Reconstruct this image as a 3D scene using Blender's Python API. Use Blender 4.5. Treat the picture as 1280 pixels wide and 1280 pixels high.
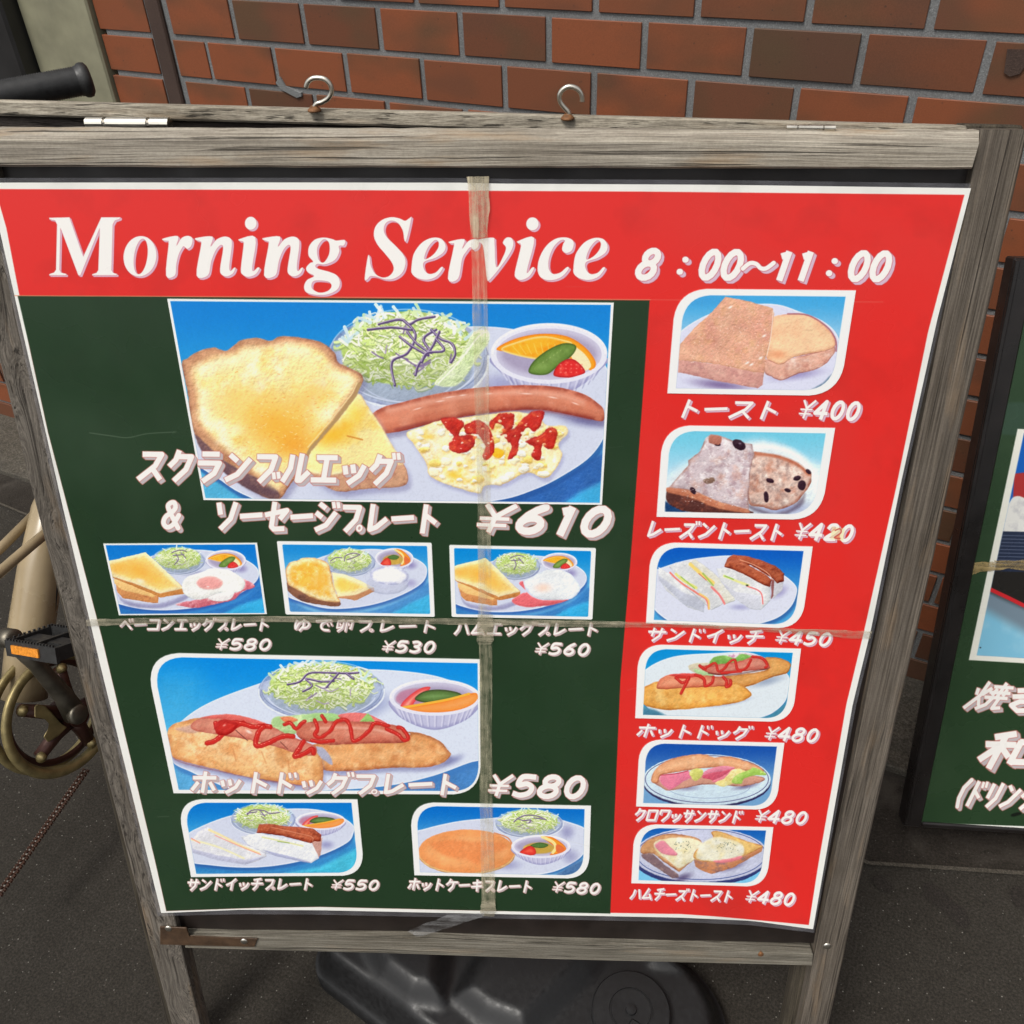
import bpy, bmesh, math, random
import numpy as np
from mathutils import Vector, Matrix
for o in list(bpy.data.objects): bpy.data.objects.remove(o)
scene = bpy.context.scene
col = scene.collection
R = math.radians
# ---------------------------------------------------------------- camera (held at 1.44 m, looking down at the board)
FPX = 1116.9                                  # focal length in units where the picture is 1280 wide
MW = np.array([[0.9000215, 0.2482165, -0.3582594],
               [0.4346903, -0.5710134, 0.6964108],
               [-0.0317103, -0.7825166, -0.6218217]])   # columns: right, down, forward
CAMLOC = np.array([0., 0., 1.44226])
cd = bpy.data.cameras.new('camera'); cam = bpy.data.objects.new('camera', cd); col.objects.link(cam)
cd.sensor_width = 36; cd.lens = 36*FPX/1280; cd.clip_start = .02; cd.clip_end = 300
cam.matrix_world = Matrix([[MW[i][0], -MW[i][1], -MW[i][2], CAMLOC[i]] for i in range(3)]+[[0,0,0,1]])
scene.camera = cam
# ---------------------------------------------------------------- sky, sun, exposure (bright hazy overcast)
SUN_EL, SUN_ROT = 58, 200
w = bpy.data.worlds.new('World'); scene.world = w; w.use_nodes = True
nt = w.node_tree; nt.nodes.clear()
sky = nt.nodes.new('ShaderNodeTexSky'); sky.sky_type = 'NISHITA'; sky.sun_disc = False
sky.sun_elevation = R(SUN_EL); sky.sun_rotation = R(SUN_ROT); sky.air_density = 1.; sky.dust_density = 4.; sky.ozone_density = 1.
hs = nt.nodes.new('ShaderNodeHueSaturation'); hs.inputs['Saturation'].default_value = .12
bg = nt.nodes.new('ShaderNodeBackground'); bg.inputs['Strength'].default_value = .12
out = nt.nodes.new('ShaderNodeOutputWorld')
nt.links.new(sky.outputs[0], hs.inputs['Color']); nt.links.new(hs.outputs[0], bg.inputs['Color']); nt.links.new(bg.outputs[0], out.inputs['Surface'])
sl = bpy.data.lights.new('sun', 'SUN'); sl.energy = 1.5; sl.angle = R(16); sl.color = (1, .95, .88)
sun = bpy.data.objects.new('sun', sl); col.objects.link(sun)
_az = R(SUN_ROT); _d = Vector((math.sin(_az)*math.cos(R(SUN_EL)), math.cos(_az)*math.cos(R(SUN_EL)), math.sin(R(SUN_EL))))
sun.rotation_euler = _d.to_track_quat('Z', 'Y').to_euler()
scene.view_settings.view_transform = 'Standard'; scene.view_settings.look = 'None'
scene.view_settings.gamma = 1; scene.view_settings.use_curve_mapping = False
scene.view_settings.exposure = 0.30
# ---------------------------------------------------------------- helpers
def tag(o, label=None, cat=None, group=None, kind=None):
    if label: o['label'] = label
    if cat: o['category'] = cat
    if group: o['group'] = group
    if kind: o['kind'] = kind
    return o
def empty(name, mat):
    o = bpy.data.objects.new(name, None); col.objects.link(o); o.matrix_world = mat if isinstance(mat, Matrix) else Matrix.Translation(mat); o.empty_display_size = .05
    return o
def obj(name, me, m=None, parent=None, smooth=False, uvs=None):
    """me: (verts, faces) in the local frame of parent"""
    if not isinstance(me, bpy.types.Mesh):
        d = bpy.data.meshes.new(name); d.from_pydata([tuple(map(float, v)) for v in me[0]], [], me[1]); d.update()
        me = d
    if m is not None and not me.materials: me.materials.append(m)
    o = bpy.data.objects.new(name, me); col.objects.link(o)
    if parent is not None: o.parent = parent
    if smooth:
        for p in me.polygons: p.use_smooth = True
    return o
def fromb(bm, name='m'):
    bmesh.ops.recalc_face_normals(bm, faces=bm.faces)
    me = bpy.data.meshes.new(name); bm.to_mesh(me); bm.free(); return me
def bevel(bm, w, seg=1):
    bmesh.ops.bevel(bm, geom=list(bm.edges), offset=w, segments=seg, affect='EDGES', clamp_overlap=True)
def prism(front, back, bev=0., seg=1, name='m', rough=0., cuts=0, seed=1):
    """solid between two corresponding outlines"""
    bm = bmesh.new(); a = [bm.verts.new(p) for p in front]; b = [bm.verts.new(p) for p in back]; n = len(a)
    bm.faces.new(a); bm.faces.new(b[::-1])
    for i in range(n): bm.faces.new([a[i], b[i], b[(i+1)%n], a[(i+1)%n]])
    if cuts:
        long = sorted(bm.edges, key=lambda e: -e.calc_length())[:4]
        bmesh.ops.subdivide_edges(bm, edges=long, cuts=cuts, use_grid_fill=True)
    if bev: bevel(bm, bev, seg)
    if rough:
        r = random.Random(seed)
        for v in bm.verts: v.co += Vector((r.uniform(-1,1), r.uniform(-1,1), r.uniform(-1,1)))*rough
    return fromb(bm, name)
def box(x0, x1, y0, y1, z0, z1, bev=0., seg=1):
    f = [(x0,y0,z0),(x1,y0,z0),(x1,y0,z1),(x0,y0,z1)]; b = [(x,y1,z) for x,_,z in f]
    return prism(f, b, bev, seg)
def tube(pts, r, n=10, closed=False, caps=True):
    """tube through points, r number or list"""
    P = [Vector(p) for p in pts]; N = len(P); rr = r if isinstance(r, (list,tuple)) else [r]*N
    V, F = [], []; up = None
    for i in range(N):
        t = (P[(i+1)%N]-P[i-1]) if closed else (P[min(i+1,N-1)]-P[max(i-1,0)])
        t.normalize()
        if up is None: up = t.orthogonal().normalized()
        up = (up-t*up.dot(t)).normalized(); s = t.cross(up)
        for k in range(n):
            a = 2*math.pi*k/n; V.append(P[i]+(up*math.cos(a)+s*math.sin(a))*rr[i])
    for i in range(N if closed else N-1):
        j = (i+1)%N
        for k in range(n): F.append((i*n+k, i*n+(k+1)%n, j*n+(k+1)%n, j*n+k))
    if caps and not closed: F.append(tuple(range(n))[::-1]); F.append(tuple((N-1)*n+k for k in range(n)))
    return V, F
def lathe(c, axis, prof, n=24):
    """prof: list of (distance along axis, radius)"""
    axis = Vector(axis).normalized(); u = axis.orthogonal().normalized(); s = axis.cross(u); c = Vector(c); V, F = [], []
    for d, r in prof:
        for k in range(n):
            a = 2*math.pi*k/n; V.append(c+axis*d+(u*math.cos(a)+s*math.sin(a))*r)
    for i in range(len(prof)-1):
        for k in range(n): F.append((i*n+k, i*n+(k+1)%n, (i+1)*n+(k+1)%n, (i+1)*n+k))
    F.append(tuple(range(n))[::-1]); F.append(tuple((len(prof)-1)*n+k for k in range(n)))
    return V, F
def join(*ms):
    V, F = [], []
    for v, f in ms:
        k = len(V); V += list(v); F += [tuple(i+k for i in q) for q in f]
    return V, F
# sight lines of the survey: direction of a surveyed point (1280 grid), and its hits with planes
def ray(x, y): return MW@np.array([(x-640)/FPX, (y-640)/FPX, 1.])
def on_z(x, y, z): d = ray(x, y); return CAMLOC+d*(z-CAMLOC[2])/d[2]
def on_plane(x, y, P, n): d = ray(x, y); return CAMLOC+d*(((P-CAMLOC)@n)/(d@n))

# ---------------------------------------------------------------- materials
def nodes(name):
    m = bpy.data.materials.new(name); m.use_nodes = True; t = m.node_tree; b = t.nodes['Principled BSDF']
    return m, t, b
def N(t, typ, **k):
    n = t.nodes.new(typ)
    for a, v in k.items():
        if a in n.inputs: n.inputs[a].default_value = v
        else: setattr(n, a, v)
    return n
def ramp(t, src, stops, interp='LINEAR'):
    r = t.nodes.new('ShaderNodeValToRGB'); r.color_ramp.interpolation = interp; e = r.color_ramp.elements
    while len(e) < len(stops): e.new(.5)
    for i, (p, c) in enumerate(stops): e[i].position = p; e[i].color = (c if len(c) == 4 else (*c, 1)) if hasattr(c, '__len__') else (c, c, c, 1)
    t.links.new(src, r.inputs['Fac']); return r.outputs['Color']
def mix(t, f, a, b, mode='MIX'):
    m = t.nodes.new('ShaderNodeMix'); m.data_type = 'RGBA'; m.blend_type = mode; m.clamp_result = True
    for s, v in ((0, f), (6, a), (7, b)):
        if hasattr(v, 'links'): t.links.new(v, m.inputs[s])
        else: m.inputs[s].default_value = v if s == 0 else (*v, 1) if len(v) == 3 else v
    return m.outputs[2]
def bump(t, b, h, strength=.3, dist=.002):
    n = N(t, 'ShaderNodeBump', Strength=strength, Distance=dist); t.links.new(h, n.inputs['Height']); t.links.new(n.outputs[0], b.inputs['Normal'])
def noise(t, vec, scale, detail=4, rough=.55, dist=0):
    n = N(t, 'ShaderNodeTexNoise', Scale=scale, Detail=detail, Roughness=rough, Distortion=dist)
    t.links.new(vec, n.inputs['Vector']); return n.outputs['Fac']
def mapping(t, vec, scale=(1,1,1), rot=(0,0,0), loc=(0,0,0)):
    n = N(t, 'ShaderNodeMapping'); n.inputs['Scale'].default_value = scale; n.inputs['Rotation'].default_value = rot; n.inputs['Location'].default_value = loc
    t.links.new(vec, n.inputs['Vector']); return n.outputs[0]
def coord(t, k='Object'): return t.nodes.new('ShaderNodeTexCoord').outputs[k]
def rnd(t): return t.nodes.new('ShaderNodeObjectInfo').outputs['Random']
def plain(name, c, rough=.6, metal=0, var=.15, sc=40, spec=.5, bmp=0):
    m, t, b = nodes(name); o = coord(t); n = noise(t, o, sc)
    c2 = tuple(v*(1-var) for v in c); c3 = tuple(min(1, v*(1+var)) for v in c)
    t.links.new(ramp(t, n, [(.3, c2), (.7, c3)]), b.inputs['Base Color'])
    t.links.new(ramp(t, noise(t, o, sc*.6), [(.3, max(0, rough-.12)), (.7, min(1, rough+.12))]), b.inputs['Roughness'])
    b.inputs['Metallic'].default_value = metal; b.inputs['Specular IOR Level'].default_value = spec
    if bmp: bump(t, b, noise(t, o, sc*4), bmp, .001)
    return m
def wood(name, axis, dark=(.10,.088,.072), light=(.36,.325,.27), warm=0., amt=1., ringy=False):
    """weathered softwood: fine grain along axis, cracks, silvering"""
    m, t, b = nodes(name); o = coord(t)
    def sc(a, c): v = [c, c, c]; v['xyz'.index(axis)] = a; return tuple(v)
    wv = noise(t, mapping(t, o, sc(5.5, 16) if ringy else sc(1.2, 6)), 1., 2)
    warp = t.nodes.new('ShaderNodeVectorMath'); warp.operation = 'MULTIPLY_ADD'
    off = t.nodes.new('ShaderNodeCombineXYZ')
    for i in range(3): 
        if i != 'xyz'.index(axis): t.links.new(wv, off.inputs[i])
    t.links.new(off.outputs[0], warp.inputs[0]); warp.inputs[1].default_value = ((.11 if ringy else .016),)*3; t.links.new(o, warp.inputs[2])
    W = warp.outputs[0]
    g1 = noise(t, mapping(t, W, sc(10, 760)), 1., 4, .7)        # fine lines
    g2 = noise(t, mapping(t, W, sc(3., 240)), 1., 6, .7)      # bands
    g3 = noise(t, mapping(t, o, sc(9, 22)), 1., 6, .65)         # blotches
    g4 = noise(t, o, 420, 3, .7)
    cr = noise(t, mapping(t, W, sc(3.4, 330), loc=(3,7,1)), 1., 3, .6)
    base = ramp(t, g2, [(.30, dark), (.5, tuple((a+b_)/2 for a, b_ in zip(dark, light))), (.70, light)])
    base = mix(t, .75, base, ramp(t, g1, [(.36, (.38,.36,.34)), (.56, (1,1,1))]), 'MULTIPLY')
    base = mix(t, .65, base, ramp(t, g3, [(.30, (.60,.57,.53)), (.62, (1,1,1))]), 'MULTIPLY')
    base = mix(t, .4, base, ramp(t, g4, [(.35, (.6,.6,.6)), (.65, (1,1,1))]), 'MULTIPLY')
    if warm: base = mix(t, ramp(t, noise(t, mapping(t, o, sc(9, 50)), 1., 4), [(.55, 0.), (.72, warm)]), base, (.42,.27,.14))
    crk = ramp(t, cr, [(.35, .8), (.40, 0.)])
    base = mix(t, crk, base, (.03,.025,.02))
    t.links.new(base, b.inputs['Base Color']); b.inputs['Roughness'].default_value = .85; b.inputs['Specular IOR Level'].default_value = .25
    s = t.nodes.new('ShaderNodeMath'); s.operation = 'MULTIPLY_ADD'; t.links.new(g1, s.inputs[0]); s.inputs[1].default_value = .6; t.links.new(g2, s.inputs[2])
    s2 = t.nodes.new('ShaderNodeMath'); s2.operation = 'SUBTRACT'; t.links.new(s.outputs[0], s2.inputs[0]); t.links.new(crk, s2.inputs[1])
    bump(t, b, s2.outputs[0], .7, .0018)
    return m
M = {}
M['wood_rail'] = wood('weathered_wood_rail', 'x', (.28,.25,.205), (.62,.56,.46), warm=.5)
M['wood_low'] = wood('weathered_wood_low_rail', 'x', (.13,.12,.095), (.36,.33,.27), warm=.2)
M['wood_stile'] = wood('weathered_wood_stile', 'z', (.088,.074,.060), (.25,.213,.172), warm=.25)
M['wood_knotty'] = wood('weathered_wood_knotty', 'z', (.082,.072,.060), (.27,.238,.20), warm=.25, ringy=True)
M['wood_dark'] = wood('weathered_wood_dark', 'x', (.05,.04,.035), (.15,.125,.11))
M['wood_back'] = wood('weathered_wood_back', 'x', (.26,.23,.18), (.62,.56,.45), warm=.3)
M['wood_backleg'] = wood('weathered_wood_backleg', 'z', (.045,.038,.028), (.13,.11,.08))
M['black_panel'] = plain('black_board', (.017,.012,.010), .45, var=.3, sc=30, bmp=.15)
M['steel'] = plain('hinge_steel', (.66,.62,.54), .34, 1., .12, 60)
M['steel_dark'] = plain('worn_steel', (.25,.23,.2), .5, 1., .2, 60)
M['rust'] = plain('rusty_bracket', (.075,.042,.022), .6, .2, .45, 60, bmp=.4)
M['rust_wash'] = plain('rusty_washer', (.20,.09,.035), .7, .3, .4, 300)
M['tan'] = plain('tan_paint', (.33,.255,.15), .33, 0, .1, 20, bmp=.05)
M['gold'] = plain('brass_anodised_ring', (.32,.255,.115), .42, .55, .3, 45, bmp=.15)
M['maroon'] = plain('maroon_metal', (.07,.028,.02), .4, .4, .35, 40)
M['crank_metal'] = plain('dull_crank_alloy', (.16,.145,.115), .42, .8, .3, 40, bmp=.15)
M['rubber'] = plain('black_rubber', (.022,.022,.022), .5, 0, .3, 120, bmp=.3)
M['black_plastic'] = plain('black_plastic', (.0095,.0095,.010), .46, 0, .15, 220, bmp=.12)
M['orange'] = plain('amber_reflector', (.72,.26,.03), .25, 0, .25, 220, bmp=.3)
M['chain'] = plain('oily_chain', (.050,.022,.013), .7, 0, .5, 200, .2)
M['black_frame'] = plain('glossy_black_frame', (.010,.008,.0075), .33, 0, .4, 25, bmp=.1)
M['beige_metal'] = plain('painted_door_frame', (.235,.225,.15), .55, 0, .22, 14)
M['dark_metal'] = plain('dark_door_post', (.022,.021,.021), .4, 0, .3, 10)
M['glass'] = plain('door_glass', (.10,.12,.15), .12, 0, .1, 3)
def mat_brick():
    m, t, b = nodes('glazed_brick'); o = coord(t); r = rnd(t)
    off = t.nodes.new('ShaderNodeVectorMath'); off.operation = 'ADD'; c = t.nodes.new('ShaderNodeCombineXYZ')
    ml = t.nodes.new('ShaderNodeMath'); ml.operation = 'MULTIPLY'; t.links.new(r, ml.inputs[0]); ml.inputs[1].default_value = 57.
    for i in range(3): t.links.new(ml.outputs[0], c.inputs[i])
    t.links.new(o, off.inputs[0]); t.links.new(c.outputs[0], off.inputs[1]); v = off.outputs[0]
    red = (.265,.080,.033); red2 = (.21,.070,.032); brown = (.115,.056,.034); olive = (.105,.064,.034)
    basec = ramp(t, r, [(0., red), (.45, red), (.6, red2), (.74, (.125,.050,.027)), (.88, brown), (1., red2)])
    cloud = noise(t, mapping(t, v, (7,7,12)), 1., 2, .5)
    k = ramp(t, cloud, [(.46, 0.), (.68, .75)])
    basec = mix(t, k, basec, ramp(t, noise(t, v, 9, 1), [(.4, brown), (.6, olive)]))
    basec = mix(t, .5, basec, ramp(t, noise(t, v, 620, 3, .75), [(.32, (.55,.55,.55)), (.7, (1,1,1))]), 'MULTIPLY')
    vp = N(t, 'ShaderNodeTexVoronoi', Scale=150.); t.links.new(v, vp.inputs['Vector']); wn = N(t, 'ShaderNodeTexWhiteNoise'); t.links.new(vp.outputs['Position'], wn.inputs['Vector'])
    pit = mix(t, 1., ramp(t, vp.outputs['Distance'], [(.12, 1.), (.28, 0.)]), ramp(t, wn.outputs['Value'], [(.93, 0.), (.97, .7)]), 'MULTIPLY')
    basec = mix(t, pit, basec, (.05,.03,.022))
    basec = mix(t, ramp(t, noise(t, o, 60, 5, .7), [(.66, 0.), (.85, .25)]), basec, (.30,.20,.15))
    t.links.new(basec, b.inputs['Base Color']); b.inputs['Roughness'].default_value = .5; b.inputs['Specular IOR Level'].default_value = .35
    bump(t, b, noise(t, v, 500, 3), .12, .001)
    return m
def mat_mortar(name='grey_mortar', c=(.215,.22,.22)):
    m, t, b = nodes(name); o = coord(t); n = noise(t, o, 480, 3, .75); n2 = noise(t, o, 12, 4)
    bc = ramp(t, n, [(.25, tuple(v*.55 for v in c)), (.6, c), (.74, tuple(min(1, v*1.8) for v in c))])
    bc = mix(t, .5, bc, ramp(t, n2, [(.35, (.65,.65,.65)), (.65, (1,1,1))]), 'MULTIPLY')
    t.links.new(bc, b.inputs['Base Color']); b.inputs['Roughness'].default_value = .95; bump(t, b, n, .6, .002); return m
def mat_ground(name, c, sp=1., sc=1., blot=.5, stain=None):
    m, t, b = nodes(name); o = coord(t)
    f = noise(t, o, 300*sc, 5, .8); g = noise(t, o, 3.2, 6, .6); h = noise(t, o, 46, 5, .6)
    bc = ramp(t, f, [(.34, tuple(v*.4 for v in c)), (.5, c), (.66, tuple(v*2. for v in c))])
    bc = mix(t, blot, bc, ramp(t, g, [(.3, (.55,.53,.5)), (.7, (1,1,1))]), 'MULTIPLY')
    bc = mix(t, blot, bc, ramp(t, h, [(.3, (.7,.68,.64)), (.7, (1,1,1))]), 'MULTIPLY')
    vo = N(t, 'ShaderNodeTexVoronoi', Scale=260.); t.links.new(o, vo.inputs['Vector'])
    on = ramp(t, vo.outputs['Distance'], [(.2, 1.), (.32, 0.)])
    wh = N(t, 'ShaderNodeTexWhiteNoise'); t.links.new(vo.outputs['Position'], wh.inputs['Vector'])
    sel = ramp(t, wh.outputs['Value'], [(.95, 0.), (.995, sp*.8)])
    bc = mix(t, mix(t, 1., on, sel, 'MULTIPLY'), bc, (.30,.285,.25))
    if stain:
        bc = mix(t, ramp(t, noise(t, o, 5, 5, .65, .6), [(.5, 0.), (.64, .75)]), bc, stain)
    t.links.new(bc, b.inputs['Base Color']); b.inputs['Roughness'].default_value = .9; b.inputs['Specular IOR Level'].default_value = .3
    bump(t, b, f, .7, .003); return m
M['brick'] = mat_brick(); M['mortar'] = mat_mortar(); M['sealant'] = mat_mortar('dark_joint_sealant', (.075,.045,.034))
M['asphalt'] = mat_ground('asphalt', (.042,.037,.030), 1., .85, .75)
M['old_asphalt'] = mat_ground('old_asphalt_strip', (.034,.028,.022), .4, .8, .8, (.065,.056,.046))
M['concrete'] = mat_ground('worn_concrete', (.12,.108,.088), .2, .7, .8, (.05,.046,.04))
M['kerb_edge'] = mat_ground('pale_joint', (.085,.075,.06), .2)
M['wet'] = mat_ground('damp_stain', (.030,.025,.021), .3)

# ---------------------------------------------------------------- setting: ground
def sheet(name, pts, z, m, label=None, t=0.):
    v = [(x, y, z) for x, y in pts]; n = len(v)
    if t:
        me = prism(v, [(x, y, z-t) for x, y in pts], .003)
        return tag(obj(name, me, m), label, kind='structure')
    return tag(obj(name, (v, [tuple(range(n))]), m), label, kind='structure')
sheet('ground', [(-30,-30),(30,-30),(30,1.6),(-30,1.6)], 0, M['asphalt'], 'dark speckled asphalt pavement in front of the shop')
sheet('gutter_strip', [(-8,1.28),(-2.12,1.09),(-.9,1.03),(.15,.985),(.42,1.085),(.7,1.2),(8,1.25),(8,1.6),(-8,1.6)], .004, M['old_asphalt'], 'strip of older patched asphalt along the wall')
sheet('asphalt_joint', [(-8,1.279),(-2.12,1.088),(-.9,1.028),(.15,.981),(.42,1.081),(.7,1.19),(.7,1.2),(.416,1.088),(.15,.988),(-.9,1.033),(-2.12,1.094),(-8,1.286)], .007, M['kerb_edge'], 'pale worn joint between two asphalt areas')
sheet('wall_footing', [(-8,1.19),(8,1.19),(8,1.43),(-8,1.43)], .022, M['concrete'], 'low concrete footing at the bottom of the brick wall', .02)
def blob(name, cx, cy, rx, ry, rot, z, m, label, seed=1, n=26):
    r = random.Random(seed); P = []
    for k in range(n):
        a = 2*math.pi*k/n; q = 1+r.uniform(-.14,.14); x = rx*q*math.cos(a); y = ry*q*math.sin(a)
        P.append((cx+x*math.cos(rot)-y*math.sin(rot), cy+x*math.sin(rot)+y*math.cos(rot)))
    return sheet(name, P, z, m, label)
for i, (x, y, a, b_, r_) in enumerate([(1172,1122,.034,.018,-.5),(1196,1144,.03,.016,-.6),(1102,1106,.022,.012,-.3),(1277,1124,.022,.022,0.)]):
    p = on_z(x, y, 0); blob('damp_stain', p[0], p[1], a*.8, b_, r_, .003+.0006*i, M['wet'], ['dark damp stain on the asphalt', 'dark damp stain touching the other stain', 'small dark damp stain beside the board leg', 'dark damp stain at the right edge'][i], i+3)

# ---------------------------------------------------------------- brick wall: each tile its own object
WY = 1.430; PX = .15778; CZ = .074; Z0 = 1.18398; X0 = -1.42676
wall = empty('brick_wall', (0, WY, 0)); tag(wall, 'red and brown brick wall with grey mortar behind the menu boards', 'brick wall')
obj('mortar_bed', box(-1.6, 4.15, .0035, .2, 0, 2.3), M['mortar'], wall)
brick_me = {}
def brick_mesh(w_):
    k = round(w_, 4)
    if k not in brick_me: brick_me[k] = box(-w_/2, w_/2, 0, .02, -.0318, .0318, .0008); brick_me[k].materials.append(M['brick'])
    return brick_me[k]
rb = random.Random(5); stuffV, stuffF = [], []; cnt = 0
JN = 15
for j in range(-15, 16):
    zc = Z0-(j-.5)*-CZ if 0 else Z0+(j-.5)*CZ          # course centre; j=0 is the course just under the survey line
    if zc < .03: continue
    offs = .5 if j % 2 else 0.
    xs = [X0+(i+offs)*PX for i in range(0, 37)]
    cells = []
    if offs: cells.append((X0-.003, X0+.5*PX-.0045))
    for a in xs: cells.append((a+.0055, a+PX-.0055))
    cells.append((-1.613, -1.4805))
    for (a, b_) in cells:
        if a > 4.: continue
        near = a < .72 and zc < 1.36
        jx = rb.uniform(-.0009, .0009); jz = rb.uniform(-.0007, .0007); jy = rb.uniform(-.0012, .0012)
        if near and cnt < 300:
            o = bpy.data.objects.new('brick', brick_mesh(b_-a)); col.objects.link(o); o.parent = wall; o.location = ((a+b_)/2+jx, jy, zc+jz); cnt += 1
        else:
            me = box(a+jx, b_+jx, jy, .02, zc-.0318, zc+.0318, .0012); k = len(stuffV)
            stuffV += [v.co[:] for v in me.vertices]; stuffF += [tuple(i+k for i in p.vertices) for p in me.polygons]; bpy.data.meshes.remove(me)
o = obj('far_bricks', (stuffV, stuffF), M['brick'], wall); o['kind'] = 'stuff'; o['label'] = 'bricks of the wall beyond the boards'
obj('joint_sealant', box(-1.4745, -1.4365, -.004, .01, 0, 2.3, .003), M['sealant'], wall)
# pale speck and a grey chipped patch, seen on the bricks
p = on_plane(1268, 79, np.array([0, WY-.002, 0]), np.array([0,1.,0])); obj('chipped_patch', ([(p[0]-.013,-.0026,p[2]+.016),(p[0]-.009,-.0026,p[2]-.012),(p[0]-.001,-.0026,p[2]-.016),(p[0]+.010,-.0026,p[2]-.012),(p[0]+.020,-.0026,p[2]+.017)],[(0,1,2,3,4)]), M['sealant'], wall)
# mortar smear and bracket stub
pl = lambda x, y, d=.004: on_plane(x, y, np.array([0, WY-d, 0]), np.array([0,1.,0]))
q = [pl(344,104), pl(349,96), pl(356,108), pl(376,116), pl(377,121), pl(371,123), pl(352,113)]
obj('mortar_smear', prism([(a[0],-.004,a[2]) for a in q], [(a[0],.004,a[2]) for a in q], .001), M['mortar'], wall)
# door surround left of the bricks
door = empty('door_frame', (-1.9, WY, 0)); tag(door, 'beige metal door surround with dark post at the left end of the brick wall', 'door frame')
obj('jamb', box(.086, .283, -.012, .06, .56, 2.3, .004), M['beige_metal'], door)
obj('jamb_sill', box(.086, .283, -.016, .06, .50, .556, .004), M['beige_metal'], door)
obj('post', box(-.022, .084, -.05, .03, .5, 2.3, .006), M['dark_metal'], door)
obj('glass_pane', box(-1.2, -.024, -.01, .0, .5, 2.3), M['glass'], door)
obj('kick_panel', box(-1.2, .283, -.006, .03, .0, .498), M['beige_metal'], door)
wallb = empty('low_brick_wall', (-2.6, 1.40, 0)); tag(wallb, 'low dark red brick plinth under the glass door at far left', 'brick plinth')
obj('mortar_bed', box(-1.2, .7, .006, .028, 0, .45), M['mortar'], wallb)
for j in range(6):
    for i in range(12):
        a = -1.2+(i+(.5 if j % 2 else 0))*PX
        if a+PX > .72: continue
        o = bpy.data.objects.new('brick', brick_mesh(PX-.011)); col.objects.link(o); o.parent = wallb; o.location = (a+PX/2, 0, .037+j*CZ)

# ---------------------------------------------------------------- the sandwich board
SW = .78
BO = np.array([-.70091624, .46788492, 1.21636591]); BX = np.array([.91096177, .41151678, -.02832999])
BD = np.array([.06601602, -.21324329, -.97476622]); BN = np.array([-.40717384, .88610453, -.22142319])   # right, down, into the board
VB = 1.249
def pb(x, y, off=0.):
    """surveyed point -> (u, v) on the board plane, off metres towards the viewer"""
    P = on_plane(x, y, BO-BN*off, BN)-BO; return P@BX, P@BD
def L(u, v, off=0.): return (u-SW/2, -off, VB-v)          # board frame: x right, y into, z up
base = BO+BX*SW/2+BD*VB
bm4 = Matrix([[BX[i], BN[i], -BD[i], base[i]] for i in range(3)]+[[0,0,0,1]])
board = empty('sandwich_board', bm4); tag(board, 'weathered grey wood sandwich board holding a red and green breakfast menu sheet', 'sandwich board')
def LP(x, y, off=0.): u, v = pb(x, y, off); return L(u, v, off)
def edge_line(a, b_):
    (u0, v0), (u1, v1) = pb(*a), pb(*b_); return lambda v: u0+(u1-u0)*(v-v0)/(v1-v0)
def stile(name, eo, ei, m, sd):
    n = 22; r = random.Random(sd); f, bk = [], []
    vs = np.linspace(pb(1250,162)[1]-.0, VB+.004, n)
    lo = [(eo(v)+r.uniform(-.0009,.0009), v) for v in vs]; li = [(ei(v)+r.uniform(-.0003,.0003), v) for v in vs]
    V, F = [], []; bv = .0025
    for (a, v), (c, _) in zip(lo, li):
        s = 1 if c > a else -1
        V += [L(a, v, -bv), L(a+s*bv, v, 0), L(c-s*.001, v, 0), L(c, v, -.001), L(c, v, -.024), L(a, v, -.024)]
    for i in range(n-1):
        for k in range(6): F.append((i*6+k, i*6+(k+1)%6, (i+1)*6+(k+1)%6, (i+1)*6+k))
    F += [tuple(range(6)), tuple((n-1)*6+k for k in range(6))[::-1]]
    bm = bmesh.new(); vv = [bm.verts.new(p) for p in V]
    for q in F: bm.faces.new([vv[k] for k in q])
    return obj(name, fromb(bm), m, board)
eLo = edge_line((-78,161),(213,1280)); eLi = edge_line((-6,211),(250,1280))
eRi = edge_line((1217,211),(1001,1280)); eRo = edge_line((1288,161),(1036,1280))
tag(stile('stile', eLo, eLi, M['wood_knotty'], 3), 'left stile with swirling knotty grain'); tag(stile('stile', eRo, eRi, M['wood_stile'], 4), 'right stile with straight grain')
# top rail, worn rounded upper edge
def rail_profile(y0a, y0b, y1, y2, x0, x1, off, m, name, jit=.0006, n=40):
    V, F = [], []; r = random.Random(8)
    for i in range(n+1):
        t = i/n; x = x0+(x1-x0)*t; yt = y0a+(y0b-y0a)*t
        top = pb(x, yt, off-.010); mid = pb(x, yt+y1, off-.001); fr = pb(x, yt+y1+4, off); lo = pb(x-(9*t), yt+y2+r.uniform(-.5,.5), off)
        u = top[0]
        V += [L(u, top[1]+r.uniform(-jit,jit), -.014), L(u, top[1]+r.uniform(-jit,jit), off-.010), L(mid[0], mid[1]+r.uniform(-jit,jit), off-.0015), L(fr[0], fr[1], off), L(lo[0], lo[1]-.0015, off), L(lo[0], lo[1], off-.0015), L(lo[0], lo[1], -.014)]
    k = 7
    for i in range(n):
        for q in range(k): F.append((i*k+q, i*k+(q+1)%k, (i+1)*k+(q+1)%k, (i+1)*k+q))
    F += [tuple(range(k)), tuple(n*k+q for q in range(k))[::-1]]
    bm = bmesh.new(); vv = [bm.verts.new(p) for p in V]
    for q in F: bm.faces.new([vv[c] for c in q])
    return obj(name, fromb(bm), m, board)
rail_profile(159.5, 162.5, 12, 49, -40, 1224, .008, M['wood_rail'], 'top_rail')
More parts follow.
